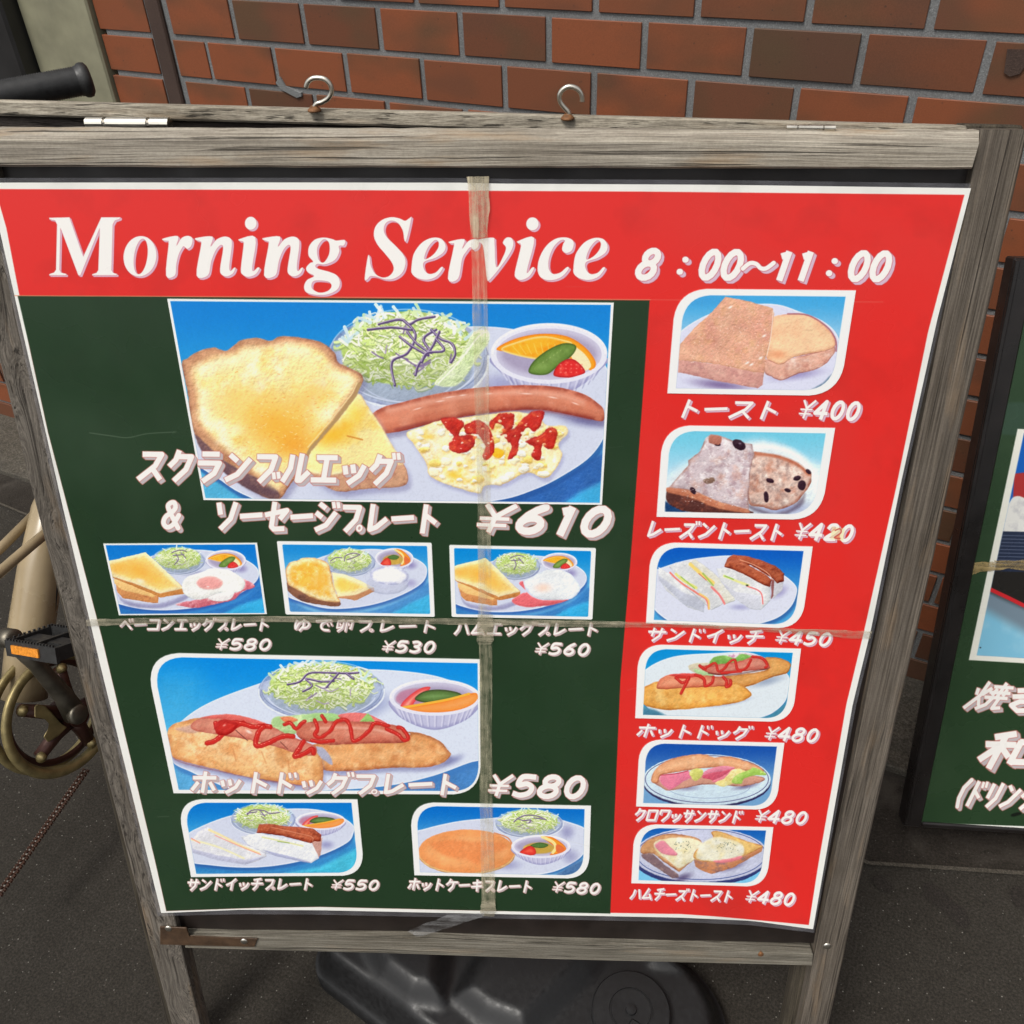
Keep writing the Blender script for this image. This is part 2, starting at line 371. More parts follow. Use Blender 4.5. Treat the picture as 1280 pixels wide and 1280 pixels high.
def quad_prism(name, pts, off, back, m, bev=.001, **k):
    f = [LP(x, y, off) for x, y in pts]; b_ = [(p[0], -back, p[2]) for p in f]
    return obj(name, prism(f, b_, bev, **k), m, board)
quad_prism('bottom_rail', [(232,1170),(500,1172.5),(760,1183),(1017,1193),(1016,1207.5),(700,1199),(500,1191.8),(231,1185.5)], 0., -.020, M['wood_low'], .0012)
u0, u1 = eLi(.4)-.004, eRi(.4)+.004
obj('backing_panel', prism([L(eLi(0)-.003,-.036,-.010),L(eRi(0)+.003,-.036,-.010),L(eRi(.868)+.003,.868,-.010),L(eLi(.868)-.003,.868,-.010)][::1], [L(eLi(0)-.003,-.036,-.016),L(eRi(0)+.003,-.036,-.016),L(eRi(.868)+.003,.868,-.016),L(eLi(.868)-.003,.868,-.016)]), M['black_panel'], board)
# corner bracket and screws
br = quad_prism('corner_bracket', [(200,1158.5),(233,1160),(236,1171),(322,1173.5),(318,1184),(200,1181)], .0022, .0004, M['rust'], .0005)
def screw(x, y, par, r=.0045, off=.0024, m='steel'):
    c = LP(x, y, off); s = obj('screw', lathe(c, (0,-1,0), [(-.003,r),(0,r),(.0008,r*.75),(.001,r*.3)], 14), M[m], par, True)
screw(210.5,1161, br); screw(305,1177, br); screw(951,1193.2, board, .0035, .0004, 'rust_wash'); screw(1034,1183, board, .005, .0005)
# laminate margin, menu sheet, pictures
def coons(T, Bt, Lf, Rt, nu, nv, fn):
    def curve(P):
        P = np.array(P, float); s = np.r_[0, np.cumsum(np.linalg.norm(np.diff(P, axis=0), axis=1))]; s /= s[-1]
        return lambda t: np.array([np.interp(t, s, P[:,0]), np.interp(t, s, P[:,1])])
    T, Bt, Lf, Rt = map(curve, (T, Bt, Lf, Rt)); V, F = [], []
    for j in range(nv+1):
        t = j/nv
        # even spacing on the plane, uneven in the picture
        for i in range(nu+1):
            s = i/nu
            p = (1-t)*T(s)+t*Bt(s)+(1-s)*Lf(t)+s*Rt(t)-((1-s)*(1-t)*T(0)+s*(1-t)*T(1)+(1-s)*t*Bt(0)+s*t*Bt(1)); V.append(fn(p[0], p[1]))
    for j in range(nv):
        for i in range(nu): a = j*(nu+1)+i; F.append((a, a+nu+1, a+nu+2, a+1))
    return V, F
OFFP = .0020
UV0, UV1, VV0, VV1 = -.012, .795, -.008, .846
def curl(u, v):   # corners of the sheet lift a little
    return .004*max(0, (u-.66)/.12)*max(0, (v-.72)/.11)+.003*max(0, (.12-u)/.12)*max(0, (v-.74)/.09)
def shp(x, y, o):
    u, v = pb(x, y, o); c = curl(u, v)
    if c > 0: u, v = pb(x, y, o+c)
    return L(u, v, o+c)
T_ = [(-14,228.3),(300,228),(590,228.4),(611,229.4),(900,231),(1213.8,235.2)]
B_ = [(201.5,1141.3),(300,1137.2),(400,1137.8),(611,1142.3),(850,1147),(940,1151),(1016.3,1161.5)]
L_ = [(-14,228.3),(25,400),(80,640),(125,830),(201.5,1141.3)]
R_E = [(1213.8,235.2),(1171.5,400),(1127,600),(1088.5,788),(1066,880),(1016.3,1161.5)]
sheetg = coons(T_, B_, L_, R_E, 50, 50, lambda x, y: shp(x, y, OFFP))
def planar_uv(me):
    ul = me.uv_layers.new(name='UVMap')
    for lp in me.loops:
        c = me.vertices[lp.vertex_index].co; u = c.x+SW/2; v = VB-c.z
        ul.data[lp.index].uv = ((u-UV0)/(UV1-UV0), 1-(v-VV0)/(VV1-VV0))
def plane_H(P, X, D, u0, u1, v0, v1):
    """homography from sheet (0..1) to survey coordinates for points P+X*u+D*v"""
    Mi = MW.T; K = np.array([[FPX,0,640],[0,FPX,640],[0,0,1.]])
    A = np.array([Mi@(X*(u1-u0)), Mi@(D*(v1-v0)), Mi@(P+X*u0+D*v0-CAMLOC)]).T
    return K@A
def sheet_material(name, img, gloss=.3, k=.95, spec=.42):
    m, t, b = nodes(name); ti = t.nodes.new('ShaderNodeTexImage'); ti.image = img; ti.interpolation = 'Cubic'
    uv = t.nodes.new('ShaderNodeUVMap'); t.links.new(uv.outputs[0], ti.inputs['Vector'])
    c = mix(t, 1., ti.outputs['Color'], (k, k, k*.985), 'MULTIPLY'); t.links.new(c, b.inputs['Base Color'])
    b.inputs['Specular IOR Level'].default_value = spec
    o = coord(t); t.links.new(ramp(t, noise(t, o, 7, 4), [(.3, gloss-.06), (.7, gloss+.1)]), b.inputs['Roughness'])
    bump(t, b, noise(t, o, 5, 2), .12, .01)
    return m
def to_image(C, name):
    im = bpy.data.images.new(name, C.w, C.h, alpha=False); a = np.ones((C.h, C.w, 4), np.float32); a[..., :3] = np.clip(C.img[::-1], 0, 1)
    im.pixels.foreach_set(a.ravel()); im.update(); im.pack(); return im
# ---------------------------------------------------------------- flat print painter
class Canvas:
    """Raster for printed sheets. Hm maps sheet (u,v) in 0..1 to drawing coordinates."""
    def __init__(s, w, h, Hm, bg):
        s.w, s.h, s.H = w, h, Hm
        s.Hi = np.linalg.inv(Hm)
        u, v = np.meshgrid((np.arange(w)+.5)/w, (np.arange(h)+.5)/h)
        d = Hm[2,0]*u+Hm[2,1]*v+Hm[2,2]
        s.X = ((Hm[0,0]*u+Hm[0,1]*v+Hm[0,2])/d).astype(np.float32)
        s.Y = ((Hm[1,0]*u+Hm[1,1]*v+Hm[1,2])/d).astype(np.float32)
        s.img = np.empty((h, w, 3), np.float32); s.img[:] = np.array(bg)/255.
        s.clip = None; s.wob = 0; s.rel = (.8, .6)
    def box(s, x0, y0, x1, y1):
        c = np.array([(x0,y0,1),(x1,y0,1),(x1,y1,1),(x0,y1,1)]).T
        q = s.Hi@c; u = q[0]/q[2]*s.w; v = q[1]/q[2]*s.h
        a = max(0,int(u.min())-1); b = min(s.w,int(u.max())+2)
        c = max(0,int(v.min())-1); d = min(s.h,int(v.max())+2)
        if a>=b or c>=d: return None
        return slice(c,d), slice(a,b)
    def put(s, sl, m, col, alpha=1.):
        m = m*alpha
        if s.clip is not None: m = m*s.clip[sl]
        m = m[...,None]
        c = np.asarray(col, np.float32)/255.
        s.img[sl] = s.img[sl]*(1-m)+c*m

_rng = np.random.RandomState(7)
_lat = _rng.rand(256,256).astype(np.float32)
def vnoise(x, y, seed=0):
    x = x+seed*17.3+500; y = y+seed*31.7+500
    xi = np.floor(x).astype(np.int32); yi = np.floor(y).astype(np.int32)
    fx = x-xi; fy = y-yi; fx = fx*fx*(3-2*fx); fy = fy*fy*(3-2*fy)
    g = lambda a,b: _lat[b&255, a&255]
    return (g(xi,yi)*(1-fx)+g(xi+1,yi)*fx)*(1-fy)+(g(xi,yi+1)*(1-fx)+g(xi+1,yi+1)*fx)*fy
def fbm(x, y, sc, seed=0, o=4):
    r = 0; a = .5; t = 0
    for k in range(o):
        r = r+a*vnoise(x/sc, y/sc, seed+k*3); t += a; a *= .55; sc = sc/2.1
    return r/t
def spline(pts, n=6, closed=True):
    P = np.array(pts, float); N = len(P); out = []
    if N < 3: return P
    rg = range(N) if closed else range(N-1)
    for i in rg:
        if closed: a,b,c,d = P[i-1],P[i],P[(i+1)%N],P[(i+2)%N]
        else: a,b,c,d = P[max(i-1,0)],P[i],P[i+1],P[min(i+2,N-1)]
        for t in np.arange(n)/n:
            out.append(.5*((2*b)+(-a+c)*t+(2*a-5*b+4*c-d)*t*t+(-a+3*b-3*c+d)*t**3))
    if not closed: out.append(P[-1])
    return np.array(out)
def segdist(X, Y, P, closed):
    d = None; N = len(P)
    for i in range(N if closed else N-1):
        ax,ay = P[i]; bx,by = P[(i+1)%N]; ex,ey = bx-ax,by-ay
        L = ex*ex+ey*ey
        if L < 1e-9: continue
        t = np.clip(((X-ax)*ex+(Y-ay)*ey)/L, 0, 1)
        q = (X-ax-t*ex)**2+(Y-ay-t*ey)**2
        d = q if d is None else np.minimum(d,q)
    return np.sqrt(d)
def inside(X, Y, P):
    r = np.zeros(X.shape, bool); N = len(P)
    for i in range(N):
        ax,ay = P[i]; bx,by = P[(i+1)%N]
        if ay == by: continue
        c = (ay > Y) != (by > Y)
        if not c.any(): continue
        r ^= c & (X < (bx-ax)*(Y-ay)/(by-ay)+ax)
    return r
def psdf(X, Y, P):
    d = segdist(X,Y,P,True)
    return np.where(inside(X,Y,P), -d, d)
def ss(a, b, x):
    t = np.clip((x-a)/(b-a), 0, 1); return t*t*(3-2*t)
def mixc(a, b, t): return np.asarray(a,np.float32)*(1-t[...,None])+np.asarray(b,np.float32)*t[...,None]
def Z(x0, y0, s): return lambda pts: [(x0+a/s, y0+b/s) for a,b in pts]
def ell(cx, cy, rx, ry, rot=0, a0=0, a1=360, n=44):
    t = np.radians(np.linspace(a0, a1, n, endpoint=(a1-a0) != 360)); r = math.radians(rot)
    x = rx*np.cos(t); y = ry*np.sin(t)
    return np.c_[cx+x*math.cos(r)-y*math.sin(r), cy+x*math.sin(r)+y*math.cos(r)]
def fill(C, pts, col, f=.5, sm=True, a=1., n=5, edge=None, ew=4., hi=None, tex=None, rel=None):
    """edge: colour towards the outline over ew; hi: colour in the middle; tex=(colour, scale, amount, seed)"""
    P = spline(pts, n) if sm else np.array(pts, float)
    p = f*2+1; b = C.box(P[:,0].min()-p, P[:,1].min()-p, P[:,0].max()+p, P[:,1].max()+p)
    if b is None: return
    X, Y = C.X[b], C.Y[b]; d = psdf(X, Y, P)
    if C.wob: d = d+(fbm(X,Y,5,31,3)-.5)*C.wob*2.6
    m = ss(f, -f, d)
    c = np.empty(X.shape+(3,), np.float32); c[:] = col
    if hi is not None: c = mixc(c, hi, ss(ew*.8, ew*3, -d))
    if tex is not None:
        for tc, sc, am, sd in (tex if isinstance(tex, list) else [tex]):
            t = np.clip((fbm(X,Y,sc,sd)-.5)*3.2, 0, 1)*am
            c = c*(1-t[...,None])+np.array(tc)*t[...,None]
    if edge is not None: c = mixc(c, edge, ss(ew, 0, -d+0*X)*(1 if not C.wob else np.clip(fbm(X,Y,8,5,3)*2.2-.35,.15,1)))
    if C.wob:
        r0, r1 = rel or C.rel
        hgt = 2.2*r0*np.sqrt(np.clip(-d/max(ew*1.6, 3), 0, 1))+r1*(2.6*fbm(X,Y,7,51,4)+1.5*fbm(X,Y,2.3,53,3))
        gy, gx = np.gradient(hgt, axis=(0,1)); px_ = max(.2, abs(float(X[0,-1]-X[0,0]))/max(1,X.shape[1]-1))
        lit = np.clip((gx*.45+gy)/px_*.85, -1.3, 1.6)
        c = np.clip(c+np.where(lit > 0, lit*30, lit*42)[...,None]*np.array((1,.96,.9)), 0, 255)
    if C.wob: c = np.clip(c*(1+(fbm(X,Y,3.2,44,3)-.5)*.16*min(1,C.wob)+(fbm(X,Y,26,45,2)-.5)*.14)[...,None],0,255)
    C.put(b, m, c, a)
def line(C, pts, w, col, f=.4, sm=True, a=1., closed=False, n=5):
    P = spline(pts, n, closed) if sm and len(pts) > 2 else np.array(pts, float)
    p = w+f*2+1; b = C.box(P[:,0].min()-p, P[:,1].min()-p, P[:,0].max()+p, P[:,1].max()+p)
    if b is None: return
    d = segdist(C.X[b], C.Y[b], P, closed)-w/2
    if C.wob and w > 2: d = d+(fbm(C.X[b],C.Y[b],4,33,2)-.5)*C.wob*min(w*.55,3)
    C.put(b, ss(f, -f, d), col, a)
def glow(C, cx, cy, rx, ry, col, a=.6, rot=0):
    b = C.box(cx-rx-ry, cy-ry-rx, cx+rx+ry, cy+ry+rx)
    if b is None: return
    r = math.radians(rot); X = C.X[b]-cx; Y = C.Y[b]-cy
    x = X*math.cos(r)+Y*math.sin(r); y = -X*math.sin(r)+Y*math.cos(r)
    C.put(b, ss(1, 0, np.sqrt((x/rx)**2+(y/ry)**2)), col, a)
def shape_pts(q, r=(0,0,0,0)):
    """outline of a quad (tl,tr,br,bl), corners rounded by r (fraction of the short side)"""
    out = []
    for i in range(4):
        p = np.array(q[i]); a = np.array(q[i-1]); b = np.array(q[(i+1)%4])
        if r[i] <= 0: out.append(p); continue
        R = r[i]; ra = R/np.linalg.norm(a-p); rb = R/np.linalg.norm(b-p)
        s = p+(a-p)*ra; e = p+(b-p)*rb
        for t in np.linspace(0,1,9):
            out.append((1-t)**2*s+2*t*(1-t)*(p*.86+(s+e)*.07)+t*t*e)
    return np.array(out)
def inset(q, l, t, r, b):
    tl,tr,br,bl = [np.array(p,float) for p in q]
    def m(u,v): return (tl*(1-u)+tr*u)*(1-v)+(bl*(1-u)+br*u)*v
    W = np.linalg.norm(tr-tl); Hh = np.linalg.norm(bl-tl)
    return [m(l/W,t/Hh), m(1-r/W,t/Hh), m(1-r/W,1-b/Hh), m(l/W,1-b/Hh)]
def photo(C, q, rad, bd, top, bot, fn):
    """white-bordered printed picture: q outer corners, rad corner radii, bd border widths"""
    P = shape_pts(q, rad); fill(C, P, (250,250,250), sm=False, f=.4)
    qi = inset(q, *bd); Pi = shape_pts(qi, [max(0, x*.86) for x in rad])
    b = C.box(Pi[:,0].min()-2, Pi[:,1].min()-2, Pi[:,0].max()+2, Pi[:,1].max()+2)
    X, Y = C.X[b], C.Y[b]
    cl = np.zeros((C.h, C.w), np.float32); cl[b] = ss(.45, -.45, psdf(X, Y, Pi)); C.clip = cl
    y0, y1 = qi[0][1], qi[2][1]
    C.put(b, np.ones(X.shape, np.float32), mixc(top, bot, ss(y0, y0+.72*(y1-y0), Y)))
    C.wob = .5; fn(C); C.wob = 0
    C.put(b, np.clip(fbm(X,Y,1.6,61,2)-.5,0,1)*.12, (255,255,255)); C.put(b, np.clip(.5-fbm(X,Y,1.8,62,2),0,1)*.12, (40,30,50))
    C.img[b] = C.img[b]*(1-cl[b][...,None])+np.clip((C.img[b]-.5)*1.06+.535, 0, 1)*cl[b][...,None]
    C.clip = None

# ---------------------------------------------------------------- foods
CAB = [(226,238,176),(202,222,132),(243,248,222),(178,202,106),(238,244,210),(214,230,160),(232,238,214),(196,214,140),(246,248,236)]
def salad(C, cx, cy, rx, ry, seed=1, purple=(), n=230, dark=(120,130,175)):
    R = random.Random(seed)
    fill(C, ell(cx, cy+ry*.16, rx*1.03, ry*1.05), (172,186,216), a=.85, edge=dark, ew=rx*.1, f=.8)
    fill(C, ell(cx, cy+ry*.30, rx*.82, ry*.80), (146,160,176), a=.6, f=2)
    fill(C, ell(cx, cy-ry*.10, rx*.84, ry*.80), (186,212,112), f=1.5, tex=[((120,150,60),rx*.12,.6,seed),((236,245,190),rx*.15,.8,seed+5)])
    for k in range(int(n*1.7)):
        t = R.random()*6.283; r = math.sqrt(R.random())
        x = cx+rx*.82*r*math.cos(t); y = cy-ry*.13+ry*.78*r*math.sin(t)
        a = R.random()*3.14; L = rx*R.uniform(.06,.26)
        x2 = x+L*math.cos(a); y2 = y+L*.6*math.sin(a)
        xm = (x+x2)/2+R.uniform(-.07,.07)*rx; ym = (y+y2)/2+R.uniform(-.07,.07)*rx
        c = R.choice(CAB); w_ = rx*R.uniform(.010,.034)
        sh_ = 1.06 if y < cy else .97-.16*max(0, (y-cy)/ry)
        c = tuple(min(255, v*sh_) for v in c)
        line(C, [(x,y+w_*.8),(xm,ym+w_*.8),(x2,y2+w_*.8)], w_*.8, (128,150,76), n=3, f=.5, a=.45)
        line(C, [(x,y),(xm,ym),(x2,y2)], w_, c, n=3, f=.35, a=.95)
    for k in range(max(4, n//45)):
        t = R.random()*6.28; r = R.random()*.7; x = cx+rx*.8*r*math.cos(t); y = cy+ry*.8*r*math.sin(t); a = R.random()*3.14; L = rx*R.uniform(.08,.15)
        fill(C, [(x-L,y),(x-L*.2,y-L*.4),(x+L*.8,y-L*.15),(x+L,y+L*.2),(x,y+L*.35)], R.choice([(244,248,222),(222,236,176),(236,242,206)]), f=.5, edge=(170,190,120), ew=rx*.02)
    for k in range(int(n*.08)):
        t = R.uniform(3.3,6.1); x = cx+rx*.78*math.cos(t); y = cy+ry*.82*math.sin(t)
        line(C, [(x,y),(x+R.uniform(-.16,.16)*rx, y-ry*R.uniform(.05,.28))], rx*.04, R.choice([(240,248,240),(215,235,180),(200,225,235)]), a=.9)
    for k in range(int(n*.25)):
        t = R.random()*6.283; r = math.sqrt(R.random())*.8
        x = cx+rx*r*math.cos(t); y = cy+ry*r*math.sin(t)
        line(C, [(x,y),(x+R.uniform(-.1,.1)*rx,y+R.uniform(-.08,.08)*rx)], rx*.014, (120,150,50), a=.5, f=.3)
    for k in range(max(3,n//40)):
        t = R.random()*6.28; x = cx+rx*.6*math.cos(t)*R.random(); y = cy+ry*.6*math.sin(t)*R.random(); a = R.random()*3.14
        line(C, [(x,y),(x+rx*.12*math.cos(a),y+rx*.05),(x+rx*.22*math.cos(a),y+rx*.1*math.sin(a))], rx*.022, R.choice([(120,96,150),(170,150,190)]), a=.8)
    for p in purple:
        q = [(cx+a*rx, cy+b*ry) for a,b in p]
        line(C, q, rx*.032, (84,64,112), f=.5)
        line(C, [(a-rx*.008,b-rx*.012) for a,b in q], rx*.013, (196,180,212), f=.4, a=.8)
    line(C, ell(cx, cy+ry*.16, rx*1.02, ry*1.03, 0, -5, 185), rx*.028, (232,238,248), a=.9, sm=False)
    line(C, ell(cx, cy+ry*.10, rx*.97, ry*.95, 0, 0, 180), rx*.016, (120,134,176), a=.7, sm=False)
    line(C, ell(cx, cy+ry*.14, rx*.90, ry*.92, 0, 15, 165), rx*.02, (214,222,240), a=.8, sm=False)
    line(C, ell(cx, cy+ry*.34, rx*.66, ry*.72, 0, 30, 150), rx*.018, (196,206,230), a=.7, sm=False)
    line(C, ell(cx, cy+ry*.06, rx*.99, ry*1.0, 0, 182, 358), rx*.018, (205,222,242), a=.6, sm=False)
def cup(C, cx, cy, rx, ry, dep, kind=0):
    o = C.wob; C.wob = 0
    fill(C, [(cx-rx*.97,cy+ry*.1),(cx-rx*.84,cy+dep*.85),(cx-rx*.45,cy+ry*.55+dep*.9),(cx,cy+ry*.72+dep),(cx+rx*.45,cy+ry*.55+dep*.9),(cx+rx*.84,cy+dep*.85),(cx+rx*.97,cy+ry*.1),(cx,cy-ry*.3)], (190,190,220), f=.6, edge=(150,150,195), ew=rx*.1)
    for k in range(1,16):
        t = math.pi*(k+.5)/17; x = cx-rx*.93*math.cos(t)
        y = cy+ry*.93*math.sin(t)
        line(C, [(x,y+dep*.12),(cx+(x-cx)*.86,y+dep*.66)], rx*.03, (222,222,240), a=.55, sm=False)
        line(C, [(x+rx*.04,y+dep*.12),(cx+(x+rx*.04-cx)*.86,y+dep*.66)], rx*.02, (140,140,185), a=.45, sm=False)
    fill(C, ell(cx, cy, rx, ry), (228,228,243), f=.5)
    fill(C, ell(cx, cy+ry*.03, rx*.90, ry*.87), (168,158,188), f=.6, edge=(200,196,220), ew=rx*.16)
    g = lambda L: [(cx+a*rx, cy+b*ry) for a,b in L]
    if kind == 0:      # orange, kiwi, berry
        fill(C, g([(-.9,-.12),(-.6,-.48),(-.15,-.66),(.3,-.58),(.62,-.2),(.8,.3),(.72,.58),(.5,.3),(.1,.0),(-.4,-.05)]), (248,160,30), edge=(238,130,20), ew=rx*.05, f=.5)
        fill(C, g([(-.82,-.12),(-.5,-.42),(-.12,-.58),(.2,-.48),(.4,-.3),(.1,.16),(-.3,.18)]), (250,178,40), tex=((240,140,15),rx*.2,.8,3), f=.6, edge=(252,220,140), ew=rx*.05)
        for k in range(9): line(C, g([(-.62+k*.12,-.36+abs(k-4)*.03),(-.5+k*.1,.02)]), rx*.02, (252,206,90), a=.6)
        fill(C, g([(.35,-.3),(.6,.0),(.72,.42),(.58,.58),(.4,.2)]), (252,228,180), f=.8)
        fill(C, g([(-.34,.66),(-.28,.3),(-.05,-.08),(.24,-.34),(.46,-.26),(.4,.06),(.15,.44),(-.05,.72)]), (104,138,58), edge=(70,96,36), ew=rx*.05, hi=(128,160,80), f=.5, tex=((80,110,40),rx*.15,.5,4))
        fill(C, g([(.08,.74),(.14,.42),(.3,.2),(.46,.24),(.62,.6),(.5,.78),(.28,.82)]), (222,40,40), edge=(180,25,30), ew=rx*.05, tex=((250,110,90),rx*.07,.8,5), f=.5)
        for k in range(14): glow(C, *g([(.2+(k%5)*.09,.38+(k//5)*.13)])[0], rx*.028, rx*.022, (248,130,116), .8)
        for k in range(6): glow(C, *g([(-.1+.06*k,.3-.08*k)])[0], rx*.03, rx*.012, (190,206,130), .6, -50)
    elif kind == 1:    # strawberry, kiwi, long orange wedge
        fill(C, g([(-.85,.2),(-.75,-.3),(-.4,-.5),(-.1,-.3),(-.3,.3),(-.6,.5)]), (190,120,150), f=2, a=.8)
        fill(C, g([(-.76,.55),(-.6,.0),(-.32,-.5),(-.1,-.58),(-.2,-.2),(-.42,.2),(-.55,.66)]), (232,84,84), edge=(222,60,66), ew=rx*.04, hi=(246,170,150), f=.5)
        fill(C, g([(-.44,.12),(-.25,-.32),(.1,-.44),(.5,-.28),(.6,.0),(.3,.22),(-.1,.34)]), (86,118,58), edge=(60,74,40), ew=rx*.06, hi=(120,156,90), f=.5)
        fill(C, g([(-.74,.62),(-.2,.4),(.3,.16),(.72,-.18),(.92,-.22),(.94,.2),(.62,.68),(.1,.86),(-.4,.82)]), (248,150,70), edge=(240,128,40), ew=rx*.06, hi=(250,165,95), f=.5)
        line(C, g([(-.7,.58),(-.2,.36),(.3,.12),(.75,-.2)]), rx*.05, (252,180,60))
    else:              # berry, leaf, orange slice on end
        fill(C, g([(-.6,.1),(-.3,-.3),(.2,-.3),(.5,.2),(.2,.6),(-.4,.6)]), (196,160,70), f=1.2, tex=((230,190,90),rx*.2,.8,8))
        fill(C, g([(.0,-.9),(.35,-.85),(.7,-.3),(.85,.25),(.62,.62),(.3,.75),(.5,.2),(.3,-.3)]), (244,150,40), edge=(236,110,20), ew=rx*.05, f=.5)
        line(C, g([(.05,-.85),(.4,-.4),(.5,.1),(.4,.55)]), rx*.1, (252,225,150))
        fill(C, g([(.55,-.2),(.78,.1),(.76,.45),(.58,.6),(.5,.2)]), (226,110,60), f=.6)
        fill(C, g([(-.35,-.1),(-.05,-.35),(.25,-.15),(.1,.12),(-.2,.1)]), (84,120,58), edge=(60,90,40), ew=rx*.05)
        fill(C, g([(-.72,.6),(-.55,.15),(-.36,-.05),(-.2,.2),(-.18,.68),(-.4,.8)]), (222,52,44), edge=(190,40,36), ew=rx*.05, hi=(238,90,70))
    line(C, ell(cx, cy, rx*.97, ry*.96, 0, 10, 170), rx*.07, (226,226,243), sm=False, f=.5)
    line(C, ell(cx, cy-ry*.01, rx*.97, ry*.97, 0, 180, 360), rx*.045, (236,236,248), sm=False, f=.5)
    C.wob = o
def plate(C, pts, col=(208,214,234), rim=(236,240,250), sh=(40,80,150), off=(3,7)):
    o = C.wob; C.wob = 0
    P = spline(pts, 6)
    fill(C, P+np.array(off), sh, sm=False, f=2.5, a=.8)
    fill(C, P, col, sm=False, f=.6, edge=rim, ew=2.2)
    C.wob = o
def butter(C, pts, sc=20, seed=1, c0=(250,232,178), c1=(246,186,72), crust=(196,138,84), ew=5):
    fill(C, pts, c0, edge=crust, ew=ew, f=.6, hi=c1, tex=[((236,150,40),sc,.55,seed),((255,246,214),sc*.5,.6,seed+9),((250,205,110),sc*.25,.5,seed+4)])
def ketchup(C, pts, w, a=1.):
    o = C.wob; C.wob = .45
    line(C, pts, w*1.05, (178,28,26), f=.7, a=.92*a); line(C, pts, w*.7, (206,42,36), f=.9, a=.9*a); C.wob = o
    R = random.Random(int(pts[0][0]*7)); q = spline(pts, 4, False)
    line(C, [(x-w*.14,y-w*.2) for x,y in q], w*.13, (240,110,96), f=.5, a=.55, sm=False)
    for k in range(max(1,len(q)//4)):
        x,y = q[R.randrange(len(q))]; glow(C, x-w*.1, y-w*.16, w*.26, w*.14, (252,170,158), .75*a)

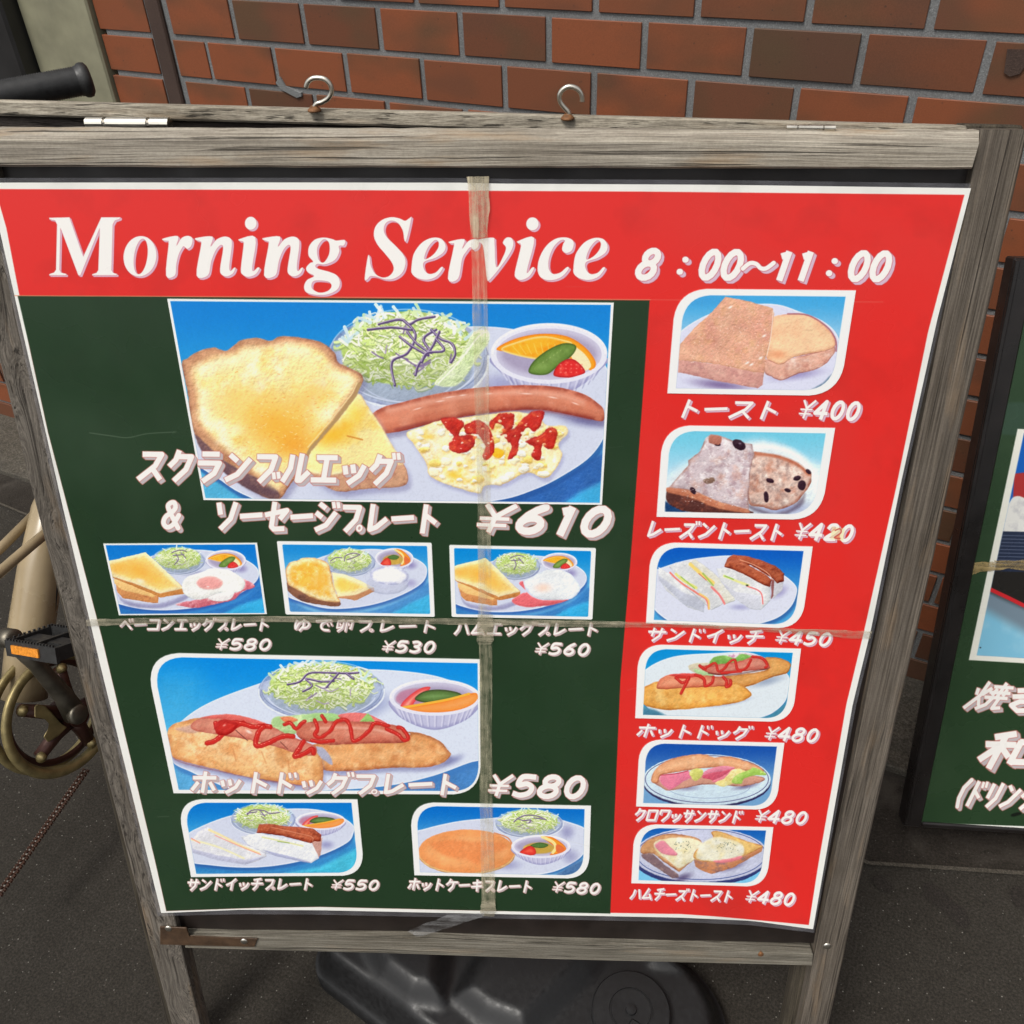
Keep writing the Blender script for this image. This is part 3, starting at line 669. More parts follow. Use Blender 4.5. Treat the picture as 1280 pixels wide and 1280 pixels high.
def food_main(C):
    A = Z(200,370,4.2667); B = Z(480,370,4.2667)
    fill(C, A([(1750,1060),(2120,985),(2420,790),(2420,1150),(1750,1150)]), (46,100,176), sm=False, f=4)
    fill(C, A([(2080,1150),(2250,1040),(2420,960),(2420,1150)]), (60,168,222), sm=False, f=5)
    fill(C, A([(180,860),(330,960),(470,1060),(520,1100),(180,1100)]), (80,178,222), sm=False, f=3)
    plate(C, A([(150,820),(330,985),(470,1068),(650,1120),(1300,1130),(1780,1092),(2000,1030),(2160,950),(2300,850),(2380,720),(2405,540),(2390,400),(2300,300),(2000,200),(1750,162),(1500,180),(900,300),(300,500)]), sh=(36,84,158))
    for x,y,rx,ry in [(285,462,55,26),(395,572,60,20),(660,620,70,18)]: glow(C,x+40,y+40,rx,ry,(170,178,212),.5)
    glow(C, *B([(400,560)])[0], 110, 24, (128,128,178), .8)
    glow(C, *B([(1080,660)])[0], 50, 14, (108,108,160), .9, 8)
    glow(C, *B([(640,470)])[0], 50, 22, (140,140,190), .7)
    s = B([(135,290)])[0]
    salad(C, s[0]-2, s[1]+3, 99, 58, 3, n=420, purple=[
        [(-.36,-.62),(-.1,-.72),(.02,-.62),(.14,-.72),(.34,-.78)],[(-.05,-.7),(.1,-.4),(.0,.0),(-.2,.2),(-.16,.7)],
        [(.0,-.45),(.12,-.2),(.3,.0),(.2,-.3),(.36,-.5)],[(.3,-.5),(.42,-.3),(.56,-.2),(.6,.02),(.55,.2)],
        [(.1,.48),(.14,.25),(.3,-.1),(.4,-.45)],[(-.1,-.35),(.05,-.15),(.26,.05)],[(.36,-.3),(.46,-.05),(.25,.0),(.18,.2)],[(-.5,-.5),(-.2,-.55),(.05,-.5)]])
    fill(C, B([(270,470),(330,400),(400,330),(440,260),(480,190),(550,180),(560,240),(500,330),(440,420),(380,480)]), (218,234,186), f=1., edge=(238,246,218), ew=3, tex=[((184,208,134),9,.7,3),((246,250,232),14,.6,8)], rel=(.8,1.4))
    for k in range(9): line(C, B([(300+k*26,462-k*36),(322+k*27,440-k*34),(332+k*26,430-k*22)]), .9, (170,196,120), a=.6)
    line(C, B([(290,466),(400,350),(500,220),(545,190)]), 2.2, (246,250,236), a=.8)
    c = B([(880,305)])[0]; cup(C, c[0], c[1], 73, 37, 27, 0)
    # sausage
    S = B([(-20,700),(-10,630),(80,570),(280,520),(520,486),(740,474),(920,484),(1060,520),(1140,570),(1172,610),(1168,665),(1100,656),(980,630),(840,606),(640,610),(440,640),(250,672),(60,725),(-60,760),(-60,560),(0,560)])
    S = B([(-70,640),(0,590),(80,570),(280,520),(520,486),(740,474),(920,484),(1060,520),(1140,570),(1172,610),(1168,665),(1100,656),(980,630),(840,606),(640,612),(440,640),(250,680),(80,722),(-50,728)])
    fill(C, [(x+2,y+6) for x,y in S], (120,110,150), f=5, a=.6)
    C.wob = .2; fill(C, S, (210,124,96), edge=(160,70,54), ew=8, hi=(222,142,112), f=.6, rel=(1.4,.12), tex=[((190,96,72),40,.6,2),((230,160,134),14,.5,6)])
    line(C, B([(20,610),(260,560),(520,525),(760,512),(940,530),(1060,566)]), 5, (236,178,156), f=4, a=.6)
    for x,y,r_,a_ in [(350,538,13,-9),(300,560,9,-9),(420,528,8,-8),(560,520,6,-3),(760,520,12,2),(900,540,10,10),(1020,572,8,20),(180,600,10,-16)]: glow(C, *B([(x,y)])[0], r_, 1.5, (255,232,222), .75, a_)
    R = random.Random(2)
    for k in range(60):
        x = R.uniform(60,1120); y = 640-abs(x-640)*-.0-(120-((x-680)/520)**2*110)+R.uniform(-40,50); glow(C, *B([(x,y)])[0], R.uniform(1,3), R.uniform(.4,1), R.choice([(180,84,66),(236,168,146)]), .35, R.uniform(-20,20))
    line(C, B([(60,712),(260,668),(500,630),(700,606),(880,612),(1100,652)]), 3, (140,56,56), f=2.5, a=.6)
    C.wob = .5
    # toasts
    T = A([(118,362),(150,330),(210,292),(290,274),(350,292),(400,258),(440,232),(520,222),(590,238),(640,214),(740,220),(860,246),(930,300),(950,352),(1010,382),(1070,410),(1084,448),(1060,490),(960,650),(860,790),(780,900),(700,1000),(640,1080),(580,1080),(440,1000),(330,905),(240,820),(190,740),(160,640),(150,520)])
    fill(C, [(x+5,y+5) for x,y in T], (120,116,160), f=6, a=.55)
    fill(C, T, (204,150,112), f=.9, edge=(158,102,78), ew=5, tex=[((230,186,140),14,.8,3),((160,104,76),22,.6,13)], rel=(1.4,.9))
    fill(C, A([(190,742),(260,800),(350,880),(480,950),(600,1010),(640,1070),(570,1075),(440,1010),(330,930),(240,850)]), (104,76,84), f=1.5, tex=((150,110,100),8,.8,2))
    fill(C, A([(170,400),(240,340),(330,312),(400,300),(440,270),(560,262),(700,246),(830,270),(900,330),(940,380),(1020,408),(1060,440),(1040,485),(960,600),(860,745),(770,890),(690,980),(620,1030),(500,940),(380,850),(280,760),(205,660),(196,520)]), (252,238,190), edge=(238,200,142), ew=9, f=4.5, hi=(252,230,160), tex=[((255,251,232),26,.9,12),((248,206,110),18,.6,5)], rel=(.25,1.0))
    glow(C, *A([(640,700)])[0], 95, 58, (246,176,56), .9, 24); glow(C, *A([(800,540)])[0], 50, 30, (248,196,96), .7, -30)
    glow(C, *A([(720,800)])[0], 40, 25, (236,150,34), .6); glow(C, *A([(400,560)])[0], 50, 34, (252,206,118), .5)
    R = random.Random(4)
    for k in range(260):
        x = R.gauss(680,160); y = R.gauss(720,120)
        if x < 1010-(y-480)*.6 and x > 300+max(0,y-760)*1.2: line(C, A([(x,y),(x+R.uniform(-14,14),y+R.uniform(-6,6))]), R.uniform(.5,1.1), R.choice([(255,224,150),(228,140,40),(255,240,200),(240,165,60)]), a=.55, f=.4)
    T2 = A([(1058,520),(1110,590),(1180,690),(1240,800),(1290,880),(1320,935),(1315,1000),(1240,1020),(1100,1026),(960,1042),(860,1000),(770,930),(800,830),(870,760),(980,620)])
    fill(C, [(x+4,y+6) for x,y in T2], (130,126,172), f=5, a=.5)
    fill(C, T2, (206,156,124), f=.7, edge=(180,120,96), ew=2, tex=((160,104,84),7,.7,9))
    fill(C, A([(1056,520),(1110,590),(1180,690),(1240,800),(1300,890),(1200,900),(1060,920),(940,950),(860,950),(770,920),(800,830),(870,760),(980,620)]), (252,232,160), f=1.6, edge=(250,240,196), ew=6, tex=[((248,200,80),26,.8,7)])
    glow(C, *A([(920,740)])[0], 46, 22, (246,182,40), .85, -25); glow(C, *A([(1040,620)])[0], 20, 22, (252,214,90), .7)
    line(C, A([(1000,745),(1080,765)]), 1.6, (210,130,40), f=1)
    line(C, A([(1065,470),(1040,530),(920,680),(800,820),(765,900)]), 4.5, (176,142,96), f=1., sm=False)
    line(C, A([(1052,462),(1025,520),(910,665),(790,805)]), 1.2, (236,216,160), f=.7, sm=False)
    # scrambled egg
    E = B([(120,730),(200,696),(300,662),(400,650),(560,630),(700,616),(820,640),(870,690),(960,690),(980,730),(930,790),(950,850),(900,940),(850,970),(760,940),(640,1000),(540,1010),(510,1050),(420,1030),(300,990),(240,950),(230,900),(200,850),(160,790)])
    fill(C, [(x+2,y+4) for x,y in E], (150,150,196), f=4, a=.6)
    fill(C, E, (248,232,184), f=.8, edge=(236,206,140), ew=3, tex=[((250,250,238),10,1.,2),((246,206,90),13,.9,14),((255,252,240),5,.7,21)])
    R = random.Random(9)
    for k in range(150):
        x = R.uniform(170,950); y = R.uniform(670,1030)
        if psdf(np.array([[x/4.2667+480]]), np.array([[y/4.2667+370]]), np.array(E))[0,0] > -3.5: continue
        a = R.uniform(2.5,7); b_ = a*R.uniform(.5,.8); p = B([(x,y)])[0]
        q = [(p[0]+a*(1+R.uniform(-.35,.35))*math.cos(t), p[1]+b_*(1+R.uniform(-.35,.35))*math.sin(t)) for t in np.linspace(0,6.28,8)[:-1]]
        fill(C, [(u+.6,v+1.3) for u,v in q], (206,160,96), f=1.2, a=.45)
        fill(C, q, R.choice([(255,244,206),(252,228,150),(255,252,236),(250,216,120),(255,250,226)]), f=.7, rel=(1.6,.6), ew=2.5, n=3)
    fill(C, B([(575,830),(600,808),(640,830),(625,860),(590,858)]), (250,186,40), f=1)
    glow(C, *B([(370,950)])[0], 16, 8, (250,200,60), .8); glow(C, *B([(240,750)])[0], 12, 6, (250,200,60), .7)
    C.wob = 1.1
    for p in [[(305,655),(360,645),(410,660),(425,690),(400,740),(470,742),(482,790),(440,830),(372,832),(345,795),(370,745),(330,700)],
              [(430,690),(500,662),(560,695),(582,760),(588,830),(548,872),(524,850),(540,800),(500,740),(440,730)],
              [(562,680),(620,625),(690,628),(692,680),(668,722),(622,742),(640,700),(602,676),(578,712)],
              [(640,742),(700,700),(740,655),(800,612),(852,620),(838,680),(800,722),(764,700),(724,765),(704,848),(660,866),(680,800)],
              [(756,774),(830,742),(884,698),(924,722),(908,800),(868,812),(844,790),(832,872),(788,852),(800,804)]]:
        fill(C, B(p), (196,34,28), f=1., edge=(160,20,22), ew=2.5, a=.93, tex=[((228,84,50),7,.9,6),((150,16,20),10,.6,8)])
    R = random.Random(31)
    for k in range(26):
        x, y = R.choice([(380,760),(540,760),(640,700),(720,740),(800,690),(850,780)]); x += R.gauss(0,34); y += R.gauss(0,34); a = R.uniform(1.2,3.4); p = B([(x,y)])[0]
        fill(C, [(p[0]+a*(1+R.uniform(-.4,.4))*math.cos(t), p[1]+a*.7*(1+R.uniform(-.4,.4))*math.sin(t)) for t in np.linspace(0,6.28,7)[:-1]], R.choice([(252,226,186),(246,190,140),(255,242,222),(238,120,70)]), f=.7, a=.85, n=3)
    for x,y in [(330,672),(376,768),(410,812),(452,700),(640,650),(560,730),(690,690),(820,640),(800,830),(890,720),(540,850),(760,680)]: glow(C, *B([(x,y)])[0], 2.2, 1.1, (255,196,186), .9)
    C.wob = .5

def toast_halves(C, f, s, sq=True, seed=1):
    """two square toasts, zoom frame 'f' as in the bacon-egg plate"""
    fill(C, f([(140,340),(190,440),(430,470),(640,400),(620,440),(440,500),(200,470)]), (120,116,165), f=2, a=.6)
    fill(C, f([(130,300),(220,310),(330,370),(436,420),(436,464),(400,464),(190,430),(150,390)]), (214,146,90), f=.4, sm=False, tex=((176,104,66),4,.7,seed))
    fill(C, f([(125,300),(240,310),(330,350),(430,404),(400,424),(180,372),(130,330)]), (246,200,130), f=.6, sm=False)
    fill(C, f([(60,180),(345,112),(614,360),(614,398),(450,426),(130,292),(60,250)]), (210,140,76), f=.4, sm=False, tex=((180,110,60),4,.6,seed))
    fill(C, f([(60,180),(345,112),(440,195),(612,362),(446,400),(300,340),(115,278),(60,235)]), (252,232,176), f=.5, sm=False, edge=(250,238,200), ew=2.5, hi=(250,208,118))
    glow(C, *f([(300,240)])[0], 190/s, 90/s, (246,176,66), .85, 22); glow(C, *f([(160,220)])[0], 90/s, 60/s, (246,180,70), .7)
    glow(C, *f([(420,300)])[0], 90/s, 50/s, (248,190,80), .7, 25)
    glow(C, *f([(310,310)])[0], 60/s, 26/s, (255,240,220), .8, 15)
def plate_small(C, f):
    fill(C, f([(100,440),(300,520),(700,530),(1000,440),(1160,330),(1200,560),(100,560)]), (30,100,180), f=3, a=.7)
    fill(C, f([(850,560),(1000,480),(1190,420),(1190,560)]), (50,170,225), f=3, sm=False)
    plate(C, f([(80,430),(200,482),(380,512),(600,508),(820,470),(1000,400),(1110,320),(1135,250),(1090,190),(980,140),(760,95),(500,110),(200,200),(60,300)]), sh=(40,86,170), off=(1,4))
def food_bacon(C):
    f = Z(120,670,5.565); plate_small(C, f); s = 5.565
    glow(C, *f([(1010,225)])[0], 12, 8, (130,120,180), .8); glow(C, *f([(640,250)])[0], 30, 6, (130,130,180), .7)
    x,y = f([(575,160)])[0]; salad(C, x, y, 33, 16.5, 11, n=170, purple=[[(-.25,-.5),(.05,-.7),(.3,-.6)],[(-.1,-.4),(.0,.0),(-.15,.4)],[(.1,-.5),(.28,-.1)],[(-.2,-.3),(.2,-.35)]])
    x,y = f([(905,165)])[0]; cup(C, x, y, 25, 12.5, 9, 0)
    toast_halves(C, f, s)
    fill(C, f([(560,470),(700,440),(830,400),(1000,380),(1010,300),(1060,310),(1105,350),(1020,385),(960,440),(840,470),(700,498),(600,486)]), (216,116,130), f=.5, tex=[((246,190,196),5,1.,3),((170,60,80),4,.6,5)])
    fill(C, f([(600,330),(640,280),(740,250),(800,222),(920,235),(990,270),(1040,320),(1010,380),(920,400),(860,395),(740,440),(660,430),(610,390)]), (240,240,236), f=.6, edge=(220,226,226), ew=2, tex=((255,255,255),6,.8,4))
    fill(C, f([(780,430),(860,395),(960,390),(930,440),(850,452)]), (240,236,236), f=.6)
    fill(C, ell(*f([(792,325)])[0], 16.5, 8.4), (238,164,160), f=1., edge=(246,196,190), ew=3)
    glow(C, *f([(780,350)])[0], 3, 1.4, (255,240,240), .9)
def food_boiled(C):
    f = Z(340,670,5.818)
    fill(C, f([(100,440),(300,540),(700,540),(1000,430),(1160,330),(1200,580),(100,580)]), (40,110,190), f=3, a=.7)
    fill(C, f([(840,580),(1000,490),(1190,400),(1190,580)]), (60,175,225), f=3, sm=False)
    plate(C, f([(90,420),(220,480),(400,525),(600,520),(800,480),(980,410),(1100,330),(1128,240),(1080,180),(960,130),(760,92),(540,110),(330,160),(60,300)]), sh=(40,86,170), off=(1,4))
    glow(C, *f([(1010,210)])[0], 12, 8, (130,120,180), .8); glow(C, *f([(1010,340)])[0], 12, 8, (150,145,195), .7)
    x,y = f([(565,180)])[0]; salad(C, x, y, 32, 16.5, 12, n=170, purple=[[(-.75,.0),(-.55,-.25),(-.3,-.25)],[(-.2,.0),(-.15,-.4),(.15,-.6),(.4,-.5)],[(-.1,-.1),(.2,-.3),(.4,-.5)]])
    x,y = f([(890,160)])[0]; cup(C, x, y, 24, 12.5, 8, 2)
    fill(C, f([(100,340),(150,350),(300,420),(480,470),(490,505),(400,505),(220,470),(120,400)]), (140,92,70), f=.5, tex=((90,60,60),5,.8,3))
    butter(C, f([(100,240),(130,190),(190,175),(220,158),(300,155),(400,190),(430,260),(450,370),(480,440),(486,480),(330,460),(220,410),(130,360),(105,310)]), 10, 4, crust=(206,150,96), ew=3)
    glow(C, *f([(350,320)])[0], 20, 17, (248,186,76), .8)
    fill(C, f([(480,440),(600,466),(745,400),(740,370),(600,440)]), (208,150,110), f=.5, sm=False)
    fill(C, f([(438,262),(520,275),(640,320),(742,378),(740,400),(620,464),(480,448),(455,360)]), (206,146,104), f=.5, sm=False)
    fill(C, f([(438,262),(520,275),(640,320),(736,372),(600,430),(480,440),(455,360)]), (253,236,186), f=.6, sm=False, hi=(252,214,110), ew=3)
    glow(C, *f([(500,350)])[0], 14, 12, (250,206,90), .9)
    fill(C, ell(*f([(840,345)])[0], 26, 13), (186,190,214), a=.6, f=1, edge=(160,166,200), ew=2)
    line(C, ell(*f([(840,300)])[0], 27.5, 15), .9, (200,206,226), closed=True, sm=False)
    fill(C, ell(*f([(855,285)])[0], 24, 11.5, 3), (244,244,250), f=.7, edge=(176,180,214), ew=5)
    glow(C, *f([(830,255)])[0], 15, 5, (255,255,255), .9)
def food_ham(C):
    g = Z(555,670,5.818); f = lambda P: g([(a*.93-18+(b-0)*.0, b*.98+48) for a,b in P])
    plate_small(C, f)
    glow(C, *f([(1010,225)])[0], 12, 8, (130,120,180), .8)
    x,y = g([(525,205)])[0]; salad(C, x, y, 30, 16.5, 13, n=170, purple=[[(-.25,-.5),(.05,-.7),(.3,-.6)],[(-.1,-.4),(.0,.0),(-.1,.4)],[(.1,-.5),(.3,-.1)],[(-.2,-.3),(.2,-.35)]])
    x,y = g([(838,185)])[0]; cup(C, x, y, 22.5, 11, 7, 0)
    toast_halves(C, f, 6, seed=4)
    fill(C, g([(545,345),(575,325),(600,400),(700,460),(900,455),(860,480),(740,505),(620,516),(540,505),(490,465),(560,420),(600,400)]), (226,104,112), f=.6, edge=(240,150,156), ew=1.5)
    fill(C, g([(580,330),(640,300),(700,262),(780,240),(900,262),(960,320),(992,380),(950,440),(880,462),(720,460),(640,430),(600,380)]), (232,236,240), f=.8, edge=(214,224,236), ew=3, tex=((255,255,255),8,.6,4))
    glow(C, *g([(720,375)])[0], 17, 9, (250,214,196), .95)
def hotdog_ketch(C, f, L, w):
    for p in L: ketchup(C, f(p), w)
def food_hotdogplate(C):
    f = Z(180,810,5.565)
    g = lambda P: f([(a+1168.7,b) for a,b in P])    # second zoom frame (390,810)
    fill(C, f([(100,480),(250,500),(360,420),(360,200),(80,200)]), (70,176,226), f=30, a=.6)
    fill(C, f([(190,780),(330,870),(500,960),(560,1000),(190,1000)]), (90,170,222), f=2, sm=False)
    fill(C, g([(500,980),(800,900),(1180,740),(1250,1000),(500,1040)]), (70,130,196), f=4, sm=False)
    plate(C, f([(200,790),(330,860),(480,930),(700,990),(1300,985),(1700,955),(2000,890),(2250,800),(2400,740),(2420,500),(2350,330),(2200,250),(2000,185),(1700,150),(1400,150),(1000,190),(700,280),(450,380),(280,490),(150,640)]), col=(214,222,240), sh=(60,120,190))
    glow(C, *g([(420,400)])[0], 40, 20, (130,140,190), .7, -20); glow(C, *f([(1000,430)])[0], 40, 14, (160,168,206), .7, 20)
    x,y = f([(1230,260)])[0]
    salad(C, x+1, y+2, 77, 35, 21, n=300, purple=[[(-.55,-.1),(-.35,-.2),(-.2,-.5),(.1,-.52),(.4,-.5),(.6,-.52)],[(-.3,.15),(-.15,-.05),(-.25,-.3),(.0,-.2),(.2,-.22)],[(.28,-.5),(.18,-.25),(.08,.0)],[(.4,-.5),(.52,-.3)]])
    x,y = g([(855,340)])[0]; cup(C, x, y, 57, 22, 25, 1)
    glow(C, *g([(980,780)])[0], 22, 8, (110,116,170), .7, -25)
    # right half
    B2 = g([(-40,700),(60,660),(300,650),(560,640),(680,600),(660,580),(760,590),(880,640),(950,710),(965,745),(900,800),(780,828),(560,830),(320,850),(100,850),(20,800)])
    fill(C, [(a+2,b+5) for a,b in B2], (120,120,170), f=4, a=.6)
    fill(C, B2, (226,158,98), edge=(176,104,64), ew=6, hi=(236,176,118), f=.6, tex=[((206,128,74),12,.7,3),((248,210,160),8,.6,8)])
    fill(C, f([(905,480),(1000,470),(1200,450),(1260,455),(1260,520),(1060,590),(1040,640),(960,600),(890,540)]), (168,204,140), f=1., tex=((220,235,180),6,.8,5))
    fill(C, g([(0,460),(120,450),(200,470),(180,520),(40,520)]), (160,202,130), f=.8); fill(C, g([(180,470),(260,450),(380,455),(520,520),(540,560),(300,520)]), (232,120,116), f=.7, edge=(214,84,84), ew=2)
    fill(C, g([(330,510),(390,450),(440,510)]), (150,196,110), f=.7, sm=False)
    fill(C, f([(950,480),(1020,475),(1070,500),(1000,520)]), (228,130,90), f=1)
    S2 = g([(-110,590),(-90,540),(0,510),(200,505),(420,515),(600,540),(660,570),(680,620),(640,655),(480,660),(280,665),(100,670),(-20,650),(-80,630)])
    fill(C, S2, (200,110,88), edge=(160,72,60), ew=5, hi=(214,132,108), f=.6, tex=((226,156,132),8,.5,6))
    line(C, g([(0,560),(200,550),(400,560),(560,590)]), 3, (238,184,164), f=2.5, a=.7)
    hotdog_ketch(C, g, [[(20,500),(40,560),(20,600),(60,620),(130,570),(170,510),(240,500),(270,560),(285,640),(330,630),(400,570),(440,520),(530,540)],[(520,560),(600,600),(640,640),(670,620),(630,560),(600,550)],[(-190,530),(-150,520),(-110,560),(-70,520),(-50,510)],[(0,640),(60,650),(150,640)],[(70,470),(95,510)]], 4.6)
    # left half
    B1 = f([(165,580),(200,530),(300,500),(420,480),(560,500),(800,560),(1000,640),(1200,700),(1245,820),(1240,940),(1180,960),(960,930),(700,890),(460,830),(290,790),(200,750),(180,670)])
    fill(C, [(a+1,b+6) for a,b in B1], (110,110,165), f=5, a=.6)
    fill(C, f([(200,750),(300,800),(700,880),(1180,950),(1200,965),(900,930),(640,880),(280,800)]), (150,100,110), f=2)
    fill(C, B1, (240,186,124), edge=(206,134,82), ew=7, hi=(246,200,144), f=.6, tex=[((222,146,84),14,.7,3),((253,226,180),8,.7,8),((200,124,70),4,.35,12)])
    fill(C, f([(300,540),(420,490),(420,560),(330,590),(220,560)]), (214,170,150), f=2)
    for a,b,c,d in [(620,700,640,780),(820,720,850,800),(1000,760,1010,830),(480,640,420,700)]: line(C, f([(a,b),(c,d)]), 1.4, (206,130,76), f=1, a=.6)
    fill(C, f([(1190,690),(1230,760),(1310,810),(1290,740),(1240,690)]), (176,176,200), f=1)
    fill(C, f([(330,530),(400,482),(560,460),(700,475),(880,540),(1000,600),(1190,680),(1190,740),(1100,740),(900,680),(700,630),(480,595),(350,570)]), (212,128,108), f=.6, edge=(186,92,78), ew=4, hi=(226,150,126), tex=((236,176,152),8,.5,4))
    fill(C, f([(400,484),(560,458),(740,484),(880,540),(700,510),(520,490)]), (226,104,96), f=1)
    line(C, f([(640,570),(720,640)]), 1., (110,50,46), f=.5); line(C, f([(950,650),(1000,700)]), .9, (120,60,50), f=.5)
    glow(C, *f([(730,580)])[0], 7, 3, (255,225,215), .9, 30)
    hotdog_ketch(C, f, [[(440,660),(500,640),(560,590),(620,550),(690,520)],[(500,520),(520,570),(560,520),(620,515),(690,525),(760,545),(840,540),(880,545)],[(830,545),(800,580),(780,640),(790,680),(860,660),(920,630),(980,610),(1040,612)],[(1110,650),(1080,700),(1050,750),(1110,735),(1170,700),(1180,730)]], 6)
    fill(C, f([(490,540),(540,495),(600,500),(650,520),(640,560),(580,600),(520,600),(495,575)]), (184,34,32), f=.6, hi=(208,48,42), ew=2); glow(C, *f([(560,535)])[0], 4, 2, (250,160,150), .9, -30)
def loaf(C, f, top, front, c=(168,74,48)):
    fill(C, f(top), c, f=.5, sm=False, edge=(128,50,34), ew=1.8, hi=(184,92,60), tex=[((134,54,36),6,.8,3),((206,120,84),4,.5,7)], rel=(1.5,.9))
    if front: fill(C, f(front), (214,214,220), f=.4, sm=False, tex=((240,240,240),4,.7,3))
def food_sandplate(C):
    f = Z(210,990,4.741)
    fill(C, f([(160,410),(500,450),(900,390),(1110,290),(1130,480),(160,480)]), (40,120,190), f=4, a=.8); fill(C, f([(700,480),(900,440),(1120,330),(1140,480)]), (70,190,224), f=4, sm=False)
    plate(C, f([(120,400),(250,430),(480,445),(700,425),(900,375),(1060,300),(1100,240),(1095,190),(1000,130),(850,98),(650,100),(400,130),(200,200),(100,270)]), sh=(40,90,165), off=(1,4))
    x,y = f([(565,150)])[0]; salad(C, x, y, 40, 18.5, 31, n=170, purple=[[(-.5,-.2),(-.35,-.5),(.0,-.5),(.2,-.3),(.5,-.35)],[(-.1,-.5),(.05,-.1)],[(-.5,-.3),(-.2,-.4)]])
    x,y = f([(905,168)])[0]; cup(C, x, y, 31, 11, 11, 1)
    glow(C, *f([(940,310)])[0], 14, 8, (140,140,190), .8)
    fill(C, f([(240,205),(300,240),(440,300),(580,350),(585,380),(520,410),(460,425),(290,395),(145,350),(140,290),(180,230)]), (226,226,234), f=.5, sm=False, tex=((246,246,246),5,.8,3), edge=(200,200,214), ew=2)
    line(C, f([(245,222),(330,262),(420,310),(540,360)]), 2.6, (250,226,170), f=.7); line(C, f([(280,255),(430,320),(550,368)]), 1., (240,150,130), f=.5)
    line(C, f([(140,280),(240,305),(330,335),(450,390)]), 2.2, (236,232,190), f=.7); line(C, f([(140,272),(190,300)]), 1.4, (240,160,140), f=.5)
    fill(C, f([(140,330),(290,370),(460,400),(560,380),(580,380),(460,428),(290,400),(145,355)]), (190,192,216), f=1, sm=False)
    fill(C, f([(430,260),(530,240),(700,270),(850,300),(890,330),(895,390),(850,418),(700,390),(560,355),(470,310)]), (228,230,236), f=.5, sm=False, tex=((246,246,246),5,.8,3), edge=(196,200,220), ew=2)
    fill(C, f([(560,340),(700,372),(820,405),(850,418),(800,412),(640,378)]), (170,174,206), f=.8, sm=False)
    line(C, f([(560,265),(680,290),(800,318)]), 1.8, (226,226,170), f=.6); line(C, f([(650,290),(720,300)]), 1, (140,170,80), f=.4)
    fill(C, f([(850,290),(915,270),(905,370),(895,385)]), (196,150,140), f=.5, sm=False)
    loaf(C, f, [(525,240),(540,190),(600,184),(700,200),(780,205),(860,215),(910,250),(905,290),(870,290),(845,300),(700,262),(560,240)], None)
    line(C, f([(610,205),(740,235),(850,262),(858,290)]), .8, (216,140,110), f=.4)
def food_pancake(C):
    f = Z(500,990,4.741)
    plate(C, f([(60,470),(300,500),(600,500),(870,480),(1020,420),(1095,350),(1110,230),(1000,175),(800,130),(560,150),(350,170),(150,215),(60,260)]), sh=(40,100,170), off=(1,3))
    fill(C, f([(900,500),(1000,440),(1100,390),(1110,500)]), (70,110,160), f=2, sm=False)
    glow(C, *f([(990,235)])[0], 14, 14, (130,130,180), .7); glow(C, *f([(1010,380)])[0], 16, 14, (130,130,180), .6); glow(C, *f([(640,430)])[0], 26, 10, (130,130,180), .6)
    fill(C, ell(*f([(395,362)])[0], 61, 26.5), (236,190,130), f=.6, edge=(190,130,84), ew=1.5)
    fill(C, ell(*f([(395,348)])[0], 60, 27), (238,154,92), f=.6, edge=(232,150,90), ew=4, hi=(242,168,108), tex=((230,140,78),20,.5,3), rel=(.5,.35))
    fill(C, f([(180,300),(240,285),(340,282),(420,292),(560,290),(630,310),(600,350),(500,380),(460,430),(400,400),(280,380),(200,330)]), (232,134,76), f=3.5, a=.75, tex=((240,156,100),8,.6,4), rel=(0,.3))
    line(C, f([(560,240),(640,270),(670,320)]), 1.5, (216,130,76), f=.6)
    x,y = f([(765,175)])[0]; salad(C, x, y, 42, 17, 41, n=190, purple=[[(-.45,.0),(-.3,-.3),(-.05,-.5),(.3,-.4),(.5,-.15)],[(-.35,-.25),(-.15,-.1),(.05,-.15),(.0,.05)],[(.15,-.3),(.45,-.2)]])
    x,y = f([(835,320)])[0]; cup(C, x, y, 37, 14, 13, 2)
